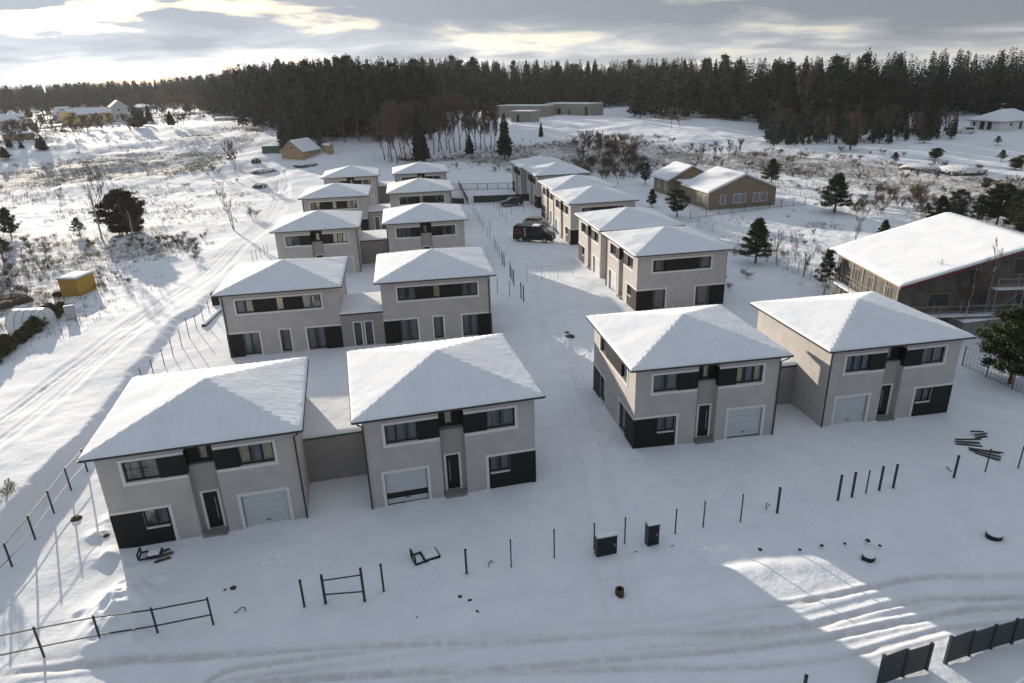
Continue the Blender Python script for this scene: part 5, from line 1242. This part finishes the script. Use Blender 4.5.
for (bx, by, h, l) in ((170, 232, 1.7, 'lone dark post left of the van'), (213, 585, 1.7, 'thin lone post beside the second row house'), (282, 605, 1.7, 'thin post between the lone post and the paired posts')):
    single_post(460 + bx / s_, 190 + by / s_, 0, 'thin', l, None, h=h)
for (bx, by) in ((192, 100), (210, 120), (225, 140), (240, 158), (262, 182), (290, 135), (360, 130)): single_post(460 + bx / s_, 190 + by / s_, 0, 'thin', 'thin post of the short row leading to the far dark car', 'thin posts by the far dark car', h=1.4)
G3 = 'posts along the top of the left snow bank'
for px, yb, yt in ((153.7, 374.7, 360), (164.9, 366.8, 349.8), (173.6, 357, 339), (182, 346.9, 329.9), (189.5, 338, 318.5), (196.8, 329.3, 315.5), (203.5, 321, 308.7), (209.5, 313, 301), (143, 384, 368)):
    single_post(px, yb, yt, 'thin', 'thin post of the row between the bank and the left houses', G3)
for px, yb in ((253, 261), (257, 259.5), (261, 257), (265, 255), (268, 253.5)): single_post(px, yb, 0, 'thin', 'small post left of the third row house', 'small posts beside the third row', h=1.4)
def railed_fence(name, pts, rails, label, cat='fence', closed=True, w=.075, mesh=None, group=None, rw=.05, pm='post'):
    """pts: (px, base row, top row or height<5)"""
    P = []
    for px, yb, yt in pts:
        p = at(px, yb); P.append((p, yt if yt < 5 else height_for(p, yt)))
    o = P[0][0]; e_ = empty(name, o, 0, label, cat, group)
    for p, h in P: MB().box(-w/2, w/2, -w/2, w/2, -.4, h).build('post', pm, e_, p - o, R(13))
    for (p, h), (q, k) in zip(P[:-1], P[1:]):
        for r in rails: MB().bar(p - o + Vector((0, 0, h * r)), q - o + Vector((0, 0, k * r)), rw).build('rail', pm, e_)
        if mesh:
            m = MB(); L = (q - p).length; n = int(L / mesh)
            for i in range(1, n): b_ = (p - o).lerp(q - o, i / n); m.bar(b_ + Vector((0, 0, .05)), b_ + Vector((0, 0, h * .97)), .012)
            for j in range(1, 7): m.bar(p - o + Vector((0, 0, h * j / 7)), q - o + Vector((0, 0, k * j / 7)), .012)
            m.build('mesh_panel', pm, e_)
    return e_, P
railed_fence('post_and_rail_fence', [(-22, 672, 640), (44.5, 657.6, 626.7), (102.4, 645.5, 615.3), (158.6, 635.6, 608), (213.4, 624.2, 597.5)], (.93, .36), 'dark two rail fence in the lower left corner')
railed_fence('post_and_rail_fence', [(-22, 600, 576), (12.4, 567, 543), (35.6, 540, 515.4), (54.4, 514, 490.5), (71.5, 490.9, 467.4), (87.8, 472, 448.9)], (.93, .36), 'dark two rail fence beside the lower left house, along the bank', rw=.035)
railed_fence('gate_frame', [(325.6, 602.8, 575), (364.8, 601.3, 568.2)], (.80, .30), 'two posts joined by two rails in front of the lower left house', cat='gate frame', w=.12)
railed_fence('mesh_fence', [(697.5, 226.9, 1.5), (712, 232.5, 1.5), (724, 238, 1.5), (738, 246, 1.5), (752, 254, 1.5), (766.6, 262, 1.5), (776.5, 266.7, 1.5), (787.3, 271.4, 1.5), (797.8, 274.9, 1.5), (810, 281.2, 1.5), (822, 287, 1.5), (834.6, 292.5, 1.5)], (.97,), 'wire mesh fence running behind the right hand row', mesh=.25, w=.07, rw=.02, pm='galv')
railed_fence('mesh_fence', [(690, 219, 1.4), (706, 217, 1.4), (718.6, 215, 1.4), (731, 213.3, 1.4), (744, 211.5, 1.4), (757, 210, 1.4), (769, 208.5, 1.4), (781, 207.3, 1.4), (793, 206.2, 1.4), (805, 205, 1.4)], (.97, .08), 'wire fence in front of the brown gabled house', mesh=.3, w=.07, rw=.03)
railed_fence('mesh_fence', [(778, 190, 1.3), (789, 194, 1.3), (800, 197, 1.3), (811, 199.5, 1.3), (821, 202, 1.3)], (.97,), 'wire fence right of the brown house, toward the round pine', mesh=.3, w=.06, rw=.02)
railed_fence('mesh_fence', [(962, 365.8, 346), (985.8, 377.7, 355), (1011.6, 389.5, 369), (1035, 400, 380)], (.95, .08), 'wire fence right of the rightmost grey house', mesh=.3, w=.06, rw=.02)
railed_fence('mesh_fence', [(527, 282, 1.7), (542, 280, 1.7), (558, 279.5, 1.7), (573, 277, 1.7)], (.97,), 'pale thin fence across the garden in front of the nearest right row house', w=.05, rw=.018, pm='galv')
railed_fence('slat_fence', [(449, 190.3, 1.4), (462, 190, 1.4), (477.5, 189.8, 1.4), (487.5, 189.6, 1.4), (498, 189.4, 1.4), (508, 189.2, 1.4), (515, 189, 1.4)], (.95, .1), 'grey slat fence closing the far end of the street', mesh=.12, w=.10, rw=.06)
def panel_fence(name, pts, label, m='dark_panel', cat='fence', cap=True, snow=False):
    P = [(at(a, b), c) for a, b, c in pts]; P = [(p, c if c < 5 else height_for(p, c)) for p, c in P]; o = P[0][0]; e_ = empty(name, o, 0, label, cat)
    for p, h in P: MB().box(-.06, .06, -.06, .06, -.4, h + .04).build('post', 'post', e_, p - o, R(13))
    for (p, h), (q, k) in zip(P[:-1], P[1:]):
        d = (q - p).normalized(); n = Vector((-d.y, d.x, 0)) * .02; a = p - o + d * .06; b = q - o - d * .06; mb = MB()
        for j in range(7):
            z0, z1 = .06 + j * (h - .08) / 7, .06 + (j + 1) * (h - .08) / 7 - .012
            mb.add([tuple(v + Vector((0, 0, zz_))) for zz_ in (z0, z1) for v in (a - n, b - n, b + n, a + n)], [(0,3,2,1),(4,5,6,7),(0,1,5,4),(1,2,6,5),(2,3,7,6),(3,0,4,7)])
        mb.build('fence_panel', m, e_)
panel_fence('panel_fence', [(878, 686, 656), (902, 677, 650.5), (925.7, 669.7, 644)], 'shorter dark panel fence at the bottom right corner')
panel_fence('panel_fence', [(944.9, 664, 637), (968, 656, 631.5), (990, 649, 625.5), (1011, 643, 619.5), (1035, 636, 613), (1060, 628, 606)], 'longer dark panel fence running out of the right bottom corner')
panel_fence('screen_fence', [(474, 203, 1.4), (490, 202.6, 1.4), (505, 202, 1.4), (519, 201.5, 1.4), (530, 201, 1.5)], 'black netting screen fence at the far end of the street', m='netting')
panel_fence('screen_fence', [(459, 186, 1.2), (462, 192, 1.2), (466, 200, 1.3), (468, 204, 1.3)], 'dark board fence running toward the camera beside the farthest left houses', m='wood')
panel_fence('screen_fence', [(452, 203.5, 1.1), (458, 203.7, 1.1), (464, 204, 1.1)], 'short dark fence piece beside the last left house', m='netting')
# low white hut and box by the far fence
p = at(471.5, 203.5); t_ = tag(MB().box(-.35, .35, -.3, .3, -.2, 1.2).build('meter_cabinet', 'white_wall', None, p), 'small white cabinet at the corner of the black screen fence', 'cabinet')
p = at(478, 178.5); q = at(515, 177.5)
# low long snowy bank behind the slat fence
# ================================================================== FOREGROUND THINGS
def cabinet(px, py, w, h, d, rot, label):
    p = at(px, py); t_ = empty('metal_cabinet', p, R(rot), label, 'cabinet'); b_ = MB().box(-w/2, w/2, -d/2, d/2, -.2, h).build('body', 'dark_panel', t_)
    MB().box(-w/2 + .04, w/2 - .04, -d/2 - .02, -d/2 - .002, .08, h - .05).build('door', 'frame', t_); MB().box(-w/2 - .02, w/2 + .02, -d/2 - .03, d/2 + .02, h, h + .03).build('lid', 'dark_panel', t_)
    lumpy_slab(b_, -w/2, w/2, -d/2, d/2, lambda x, y: h + .032, .07, 10, 8, 3)
    MB().box(w/2 - .16, w/2 - .12, -d/2 - .04, -d/2 - .022, h * .5, h * .62).build('handle', 'steel', t_)
cabinet(605.5, 553.5, 1.08, 1.12, .38, 13, 'wider dark metal cabinet with snowy top between the front posts')
cabinet(651.5, 543.5, .62, 1.25, .42, 13, 'narrow upright dark metal cabinet right of the wider one')
def ring(px, py, r, h, m, label, lid=True):
    p = at(px, py); t_ = empty('concrete_ring', p, 0, label, 'well ring'); mb = MB(); n = 20
    P = [(rr * math.cos(2*PI*i/n), rr * math.sin(2*PI*i/n), z) for (rr, z) in ((r, -.2), (r, h), (r - .08, h), (r - .08, -.2)) for i in range(n)]
    mb.add(P, [(k*n+i, k*n+(i+1)%n, (k+1)*n+(i+1)%n, (k+1)*n+i) for k in range(3) for i in range(n)]); b_ = mb.build('ring', m, t_)
    if lid:
        o = MB(); o.prism([(r * .97 * math.cos(2*PI*i/n), r * .97 * math.sin(2*PI*i/n)) for i in range(n)], h + .004, h + .09); o.build('snow_cap', 'snow', t_)
    else:
        o = MB(); o.prism([((r - .085) * math.cos(2*PI*i/n), (r - .085) * math.sin(2*PI*i/n)) for i in range(n)], -.1, .02); o.build('hole', 'rubber', t_)
ring(868, 560, .30, .30, 'rubber', 'round dark well ring with a snow cap, left one of two')
ring(994, 536, .38, .16, 'rubber', 'low round dark well ring with snow on it, right edge')
ring(619.5, 595, .21, .36, 'earth', 'short open rusty dark pipe end standing in the snow', lid=False)
def frame_thing(px, py, rot, sc, label, m='frame'):
    p = at(px, py); t_ = empty('metal_rack', p, R(rot), label, 'scrap metal')
    for a, b in (((0,0,.15),(1.3,0,.15)), ((0,.8,.15),(1.3,.8,.15)), ((0,0,.15),(0,.8,.15)), ((1.3,0,.15),(1.3,.8,.15)), ((.5,0,.15),(.5,.8,.15)), ((0,0,.15),(0,0,.55)), ((0,.8,.15),(0,.8,.55)), ((0,0,.55),(0,.8,.55))):
        MB().bar(Vector(a) * sc, Vector(b) * sc, .07).build('bar', m, t_)
    b_ = MB().box(.55 * sc, 1.25 * sc, .05 * sc, .75 * sc, .12, .2).build('deck', m, t_); lumpy_slab(b_, .55 * sc, 1.25 * sc, .05 * sc, .75 * sc, lambda x, y: .2, .14, 10, 10, 6)
frame_thing(416, 567, 25, 1.0, 'dark metal frame with a snowy deck lying in front of the houses')
frame_thing(139, 562, 15, .8, 'flat dark metal grate lying at the lower left house corner')
def planks(px, py, n, L, rot, label, m='dark_wood', sp=.25):
    p = at(px, py); t_ = empty('plank_pile', p, R(rot), label, 'planks')
    for i in range(n):
        a = random.gauss(0, .12); c_ = Vector((random.gauss(0, .1), (i - n / 2) * sp, .06 + .07 * (i % 3))); d = Vector((math.cos(a), math.sin(a), random.gauss(0, .04))) * L / 2
        MB().bar(c_ - d, c_ + d, .14, .05).build('plank', m, t_)
planks(968, 443, 3, 1.5, -10, 'snowy dark planks lying right of the last front house, left pile')
planks(984, 453, 4, 1.7, -28, 'broken pallet boards behind the right front posts')
planks(978, 435, 3, .9, 10, 'small scrap boards farther behind the plank piles')
planks(160, 556, 4, .8, 40, 'snowy scrap beside the grate at the lower left corner')
planks(385, 172, 3, 2.0, 5, 'boards beyond the last row')if False else None
# black pipe with snow on it
a_, b_ = at(203.5, 325.5, .15), at(223, 307, .15)
t_ = empty('drain_pipe', a_, 0, 'long black pipe with snow on top lying beside the second row house', 'pipe'); d_ = b_ - a_
pb = MB().tube([(0, 0, .0), tuple(d_)], .24, 12).build('tube', 'rubber', t_)
MB().tube([tuple(Vector((0, 0, .14)) + d_ * .01), tuple(Vector((0, 0, .14)) + d_)], .19, 10).build('snow_cap', 'snow', t_)
p = at(216.5, 305); tag(MB().box(-.35, .35, -.3, .3, -.3, 1.5).build('bin', 'rubber', None, p, R(9)), 'dark upright bin at the corner of the second row house', 'bin')
# sticks and clods
CL = []
for (px, py, r) in ((76, 519, .22), (117, 655, .10), (137, 656, .12), (106, 536, .16), (570, 337, .3), (567, 333, .2), (822, 545, .07), (760, 549, .08), (845, 543, .06), (868, 540, .09), (880, 545, .06), (476, 612, .10), (470, 600, .08), (460, 596, .08), (417, 617, .05), (800, 549, .06), (233, 588, .12), (225, 590, .08), (660, 543, .07), (672, 550, .06), (688, 552, .06), (571, 547, .05)):
    blob('dirt_clod', at(px, py), r * 1.5, r * .9, 'earth', 'dark frozen clod of soil poking through the snow', 'clod', int(px), 'dark clods of soil in the snow', n=9)
for (px, py, rot, l) in ((438, 571, 70, 'bent reddish hose end poking out of the snow by the metal frame'), (634, 555, 10, 'curved dark cable end between the two metal cabinets'), (490, 565, 40, 'small bent wire loop right of the thick post'), (671, 549, 0, 'small wire loop right of the narrow cabinet'), (767, 507, 30, 'reddish twig loop beside the thick post'), (949, 470, 60, 'thin stick loop at the foot of the post, right'), (240, 612 - 1, 0, 'thin curved hose in the snow near the lower left posts')):
    p = at(px, py); mb = MB(); mb.tube([(.24 * math.cos(a) , .14 * math.sin(a * 1.7), .10 * abs(math.sin(a * 1.4))) for a in np.linspace(0, 3.0, 9)], .022, 5); tag(mb.build('hose_end', 'earth', None, p, R(rot)), l, 'hose')

# ================================================================== VEHICLES
def car(p, rot, L, Wc, prof, glassband, mcol, label, cat, hood=None, name='parked_car', rz=.33, wb=(.19, .80), decals=None):
    """prof: side outline (x 0..1, z m); glassband: side window polygons"""
    MTc = mcol; t_ = empty(name, p, rot, label, cat, None)
    n = len(prof); V = []; zmax = max(z for _, z in prof)
    belt = zmax * .58
    for s in (-1, 1):
        for x, z in prof: V.append((x * L - L / 2, s * (Wc / 2) * (1 - .16 * max(0, (z - belt) / (zmax - belt))), z))
    mb = MB(); mb.add(V, [tuple(range(n)), tuple(range(n, 2 * n))[::-1]] + [(i, (i + 1) % n, n + (i + 1) % n, n + i) for i in range(n)]); b_ = mb.build('body', MTc, t_)
    for s in (-1, 1):
        for g_ in glassband:
            mb = MB(); mb.add([(x * L - L / 2, s * ((Wc / 2) * (1 - .16 * max(0, (z - belt) / (zmax - belt))) + .008), z) for x, z in g_], [tuple(range(len(g_)))]); mb.build('side_window', 'dark_glass', t_)
        for w in wb:
            c_ = Vector((w * L - L / 2, s * (Wc / 2 - .10), rz)); wm = MB(); wm.tube([tuple(c_ + Vector((0, -.11, 0))), tuple(c_ + Vector((0, .11, 0)))], rz, 14); wo = wm.build('wheel', 'rubber', t_)
            MB().tube([tuple(c_ + Vector((0, s * .111, 0))), tuple(c_ + Vector((0, s * .118, 0)))], rz * .6, 10).build('rim', 'steel', wo)
    return t_, zmax
van_prof = [(0, .35), (.0, 1.2), (.012, 2.2), (.03, 2.30), (.60, 2.34), (.68, 2.26), (.74, 2.02), (.84, 1.40), (.97, 1.14), (.995, .95), (1.0, .35)]
MT['van_paint'] = mat('van_paint', (0.006, 0.008, 0.010), 0.45, spec=.3); MT['silver_paint'] = mat('silver_paint', (0.30, 0.29, 0.27), 0.35, metal=.3); MT['black_paint'] = mat('black_paint', (0.015, 0.015, 0.018), 0.3); MT['decal_red'] = mat('decal_red', (0.45, 0.07, 0.03), 0.6); MT['decal_pale'] = mat('decal_pale', (0.25, 0.28, 0.33), 0.6); MT['lamp_red'] = mat('lamp_red', (.3, .01, .01), .3); MT['lamp_clear'] = mat('lamp_clear', (.7, .7, .7), .15)
a_, b_ = at(514.5, 241.5), at(554, 243.5); vc = (a_ + b_) / 2 + Vector((.1, 1.0, 0)); vr = math.atan2((b_ - a_).y, (b_ - a_).x)
vt, _ = car(vc, vr, 6.0, 2.0, van_prof, [[(.66, 1.40), (.82, 1.40), (.74, 1.92), (.67, 1.98)]], 'van_paint', 'dark delivery van with red lettering on its side, parked in the street', 'van', name='delivery_van', rz=.36, wb=(.2, .8))
MB().quad((6*.745-3, -.80, 1.98), (6*.745-3, .80, 1.98), (6*.832-3, .86, 1.46), (6*.832-3, -.86, 1.46)).build('windscreen', 'dark_glass', vt, (.02, 0, .02))
for y in (-.75, .75): MB().box(2.86, 2.96, y - .16, y + .16, .85, 1.05).build('headlight', 'lamp_clear', vt, (.04, 0, 0)); MB().box(-3.03, -3.002, y - .07, y + .07, 1.0, 1.6).build('tail_lamp', 'lamp_red', vt)
lt = MB()
for r_i, (z0, z1, n_) in enumerate(((1.62, 1.92, 6), (1.15, 1.45, 7))):     # two rows of block lettering too small to read in the photograph
    x = -2.72
    for k in range(n_):
        w = .10; lt.box(x, x + .035, -1.016, -1.010, z0, z1)
        if k % 3 != 1: lt.box(x + .035, x + w, -1.016, -1.010, z1 - .06, z1)
        if k % 2 == 0: lt.box(x + .035, x + w, -1.016, -1.010, z0, z0 + .06)
        else: lt.box(x + .035, x + w, -1.016, -1.010, (z0 + z1) / 2 - .03, (z0 + z1) / 2 + .03)
        x += .165
lt.build('lettering', 'decal_red', vt)
lg = MB(); lg.add([(-1.35, -1.013, 2.1), (-1.0, -1.013, 2.05), (-1.12, -1.013, 1.65), (-.95, -1.013, 1.1), (-1.3, -1.013, .75), (-1.25, -1.013, 1.4)], [(0, 1, 2, 5), (5, 2, 3, 4)]); lg.build('logo', 'decal_pale', vt)
rb = MB().box(-2.8, .6, -.9, .9, 2.32, 2.343).build('roof_sheet', 'van_paint', vt); lumpy_slab(rb, -.2, .9, -.8, .8, lambda x, y: 2.345, .04, 12, 8, 3)
est = [(0, .30), (0, .85), (.03, 1.05), (.14, 1.42), (.28, 1.50), (.52, 1.47), (.68, 1.02), (.93, .88), (.995, .68), (1, .30)]
est_g = [[(.12, 1.02), (.30, 1.02), (.30, 1.40), (.18, 1.38)], [(.315, 1.02), (.47, 1.02), (.47, 1.40), (.315, 1.41)], [(.485, 1.02), (.63, 1.00), (.52, 1.38), (.485, 1.39)]]
def add_lamps(t_, L, Wc, z0=.65):
    for y in (-Wc/2 + .25, Wc/2 - .25): MB().box(L/2 - .06, L/2 + .004, y - .14, y + .14, z0, z0 + .14).build('headlight', 'lamp_clear', t_); MB().box(-L/2 - .006, -L/2 + .05, y - .12, y + .12, z0 + .1, z0 + .24).build('tail_lamp', 'lamp_red', t_)
    q = MB().quad((L*.525 - L/2, -Wc*.36, 1.46), (L*.525 - L/2, Wc*.36, 1.46), (L*.675 - L/2, Wc*.43, 1.05), (L*.675 - L/2, -Wc*.43, 1.05)); q.build('windscreen', 'dark_glass', t_, (.01, 0, .012))
    MB().quad((L*.14 - L/2, -Wc*.37, 1.40), (L*.14 - L/2, Wc*.37, 1.40), (L*.035 - L/2, Wc*.42, 1.07), (L*.035 - L/2, -Wc*.42, 1.07)).build('rear_window', 'dark_glass', t_, (-.012, 0, .012))
a_, b_ = at(524.5, 227), at(550, 227.5); t_, _ = car((a_ + b_) / 2 + Vector((0, .9, 0)), math.atan2((b_ - a_).y, (b_ - a_).x) + 0, 4.4, 1.75, est, est_g, 'silver_paint', 'beige grey car parked just behind the dark van', 'car'); add_lamps(t_, 4.4, 1.75)
a_, b_ = at(502, 207), at(520.5, 205.5); t_, _ = car((a_ + b_) / 2 + Vector((0, .9, 0)), math.atan2((b_ - a_).y, (b_ - a_).x) + PI, 4.2, 1.75, est, est_g, 'black_paint', 'black car parked farthest down the street, before the netting screen', 'car'); add_lamps(t_, 4.2, 1.75)
a_ = at(965, 133.5); t_, _ = car(a_, R(160), 4.8, 1.9, [(0, .3), (0, 1.5), (.04, 2.0), (.6, 2.05), (.75, 1.3), (.97, 1.1), (1, .3)], [[(.1, 1.2), (.55, 1.2), (.55, 1.8), (.1, 1.8)]], 'white_wall', 'white van standing left of the white bungalow', 'van', name='parked_van')
a_ = at(60, 142); 

# ------------------------------------------------------------------ winter air
hz = bpy.data.materials.new('haze'); hz.use_nodes = True; ht = hz.node_tree; ht.nodes.clear()
pv = ht.nodes.new('ShaderNodeVolumePrincipled'); pv.inputs['Color'].default_value = (0.86, 0.90, 0.95, 1); pv.inputs['Density'].default_value = 0.00009; pv.inputs['Anisotropy'].default_value = 0.3
ho = ht.nodes.new('ShaderNodeOutputMaterial'); ht.links.new(pv.outputs[0], ho.inputs['Volume']); MT['haze'] = hz
tag(MB().box(-5200, 5200, -5200, 5200, -6, 48).build('haze', 'haze'), 'thin cold winter haze over the valley', 'haze', kind='stuff')
scene.cycles.volume_bounces = 0; scene.cycles.volume_step_rate = 1.0
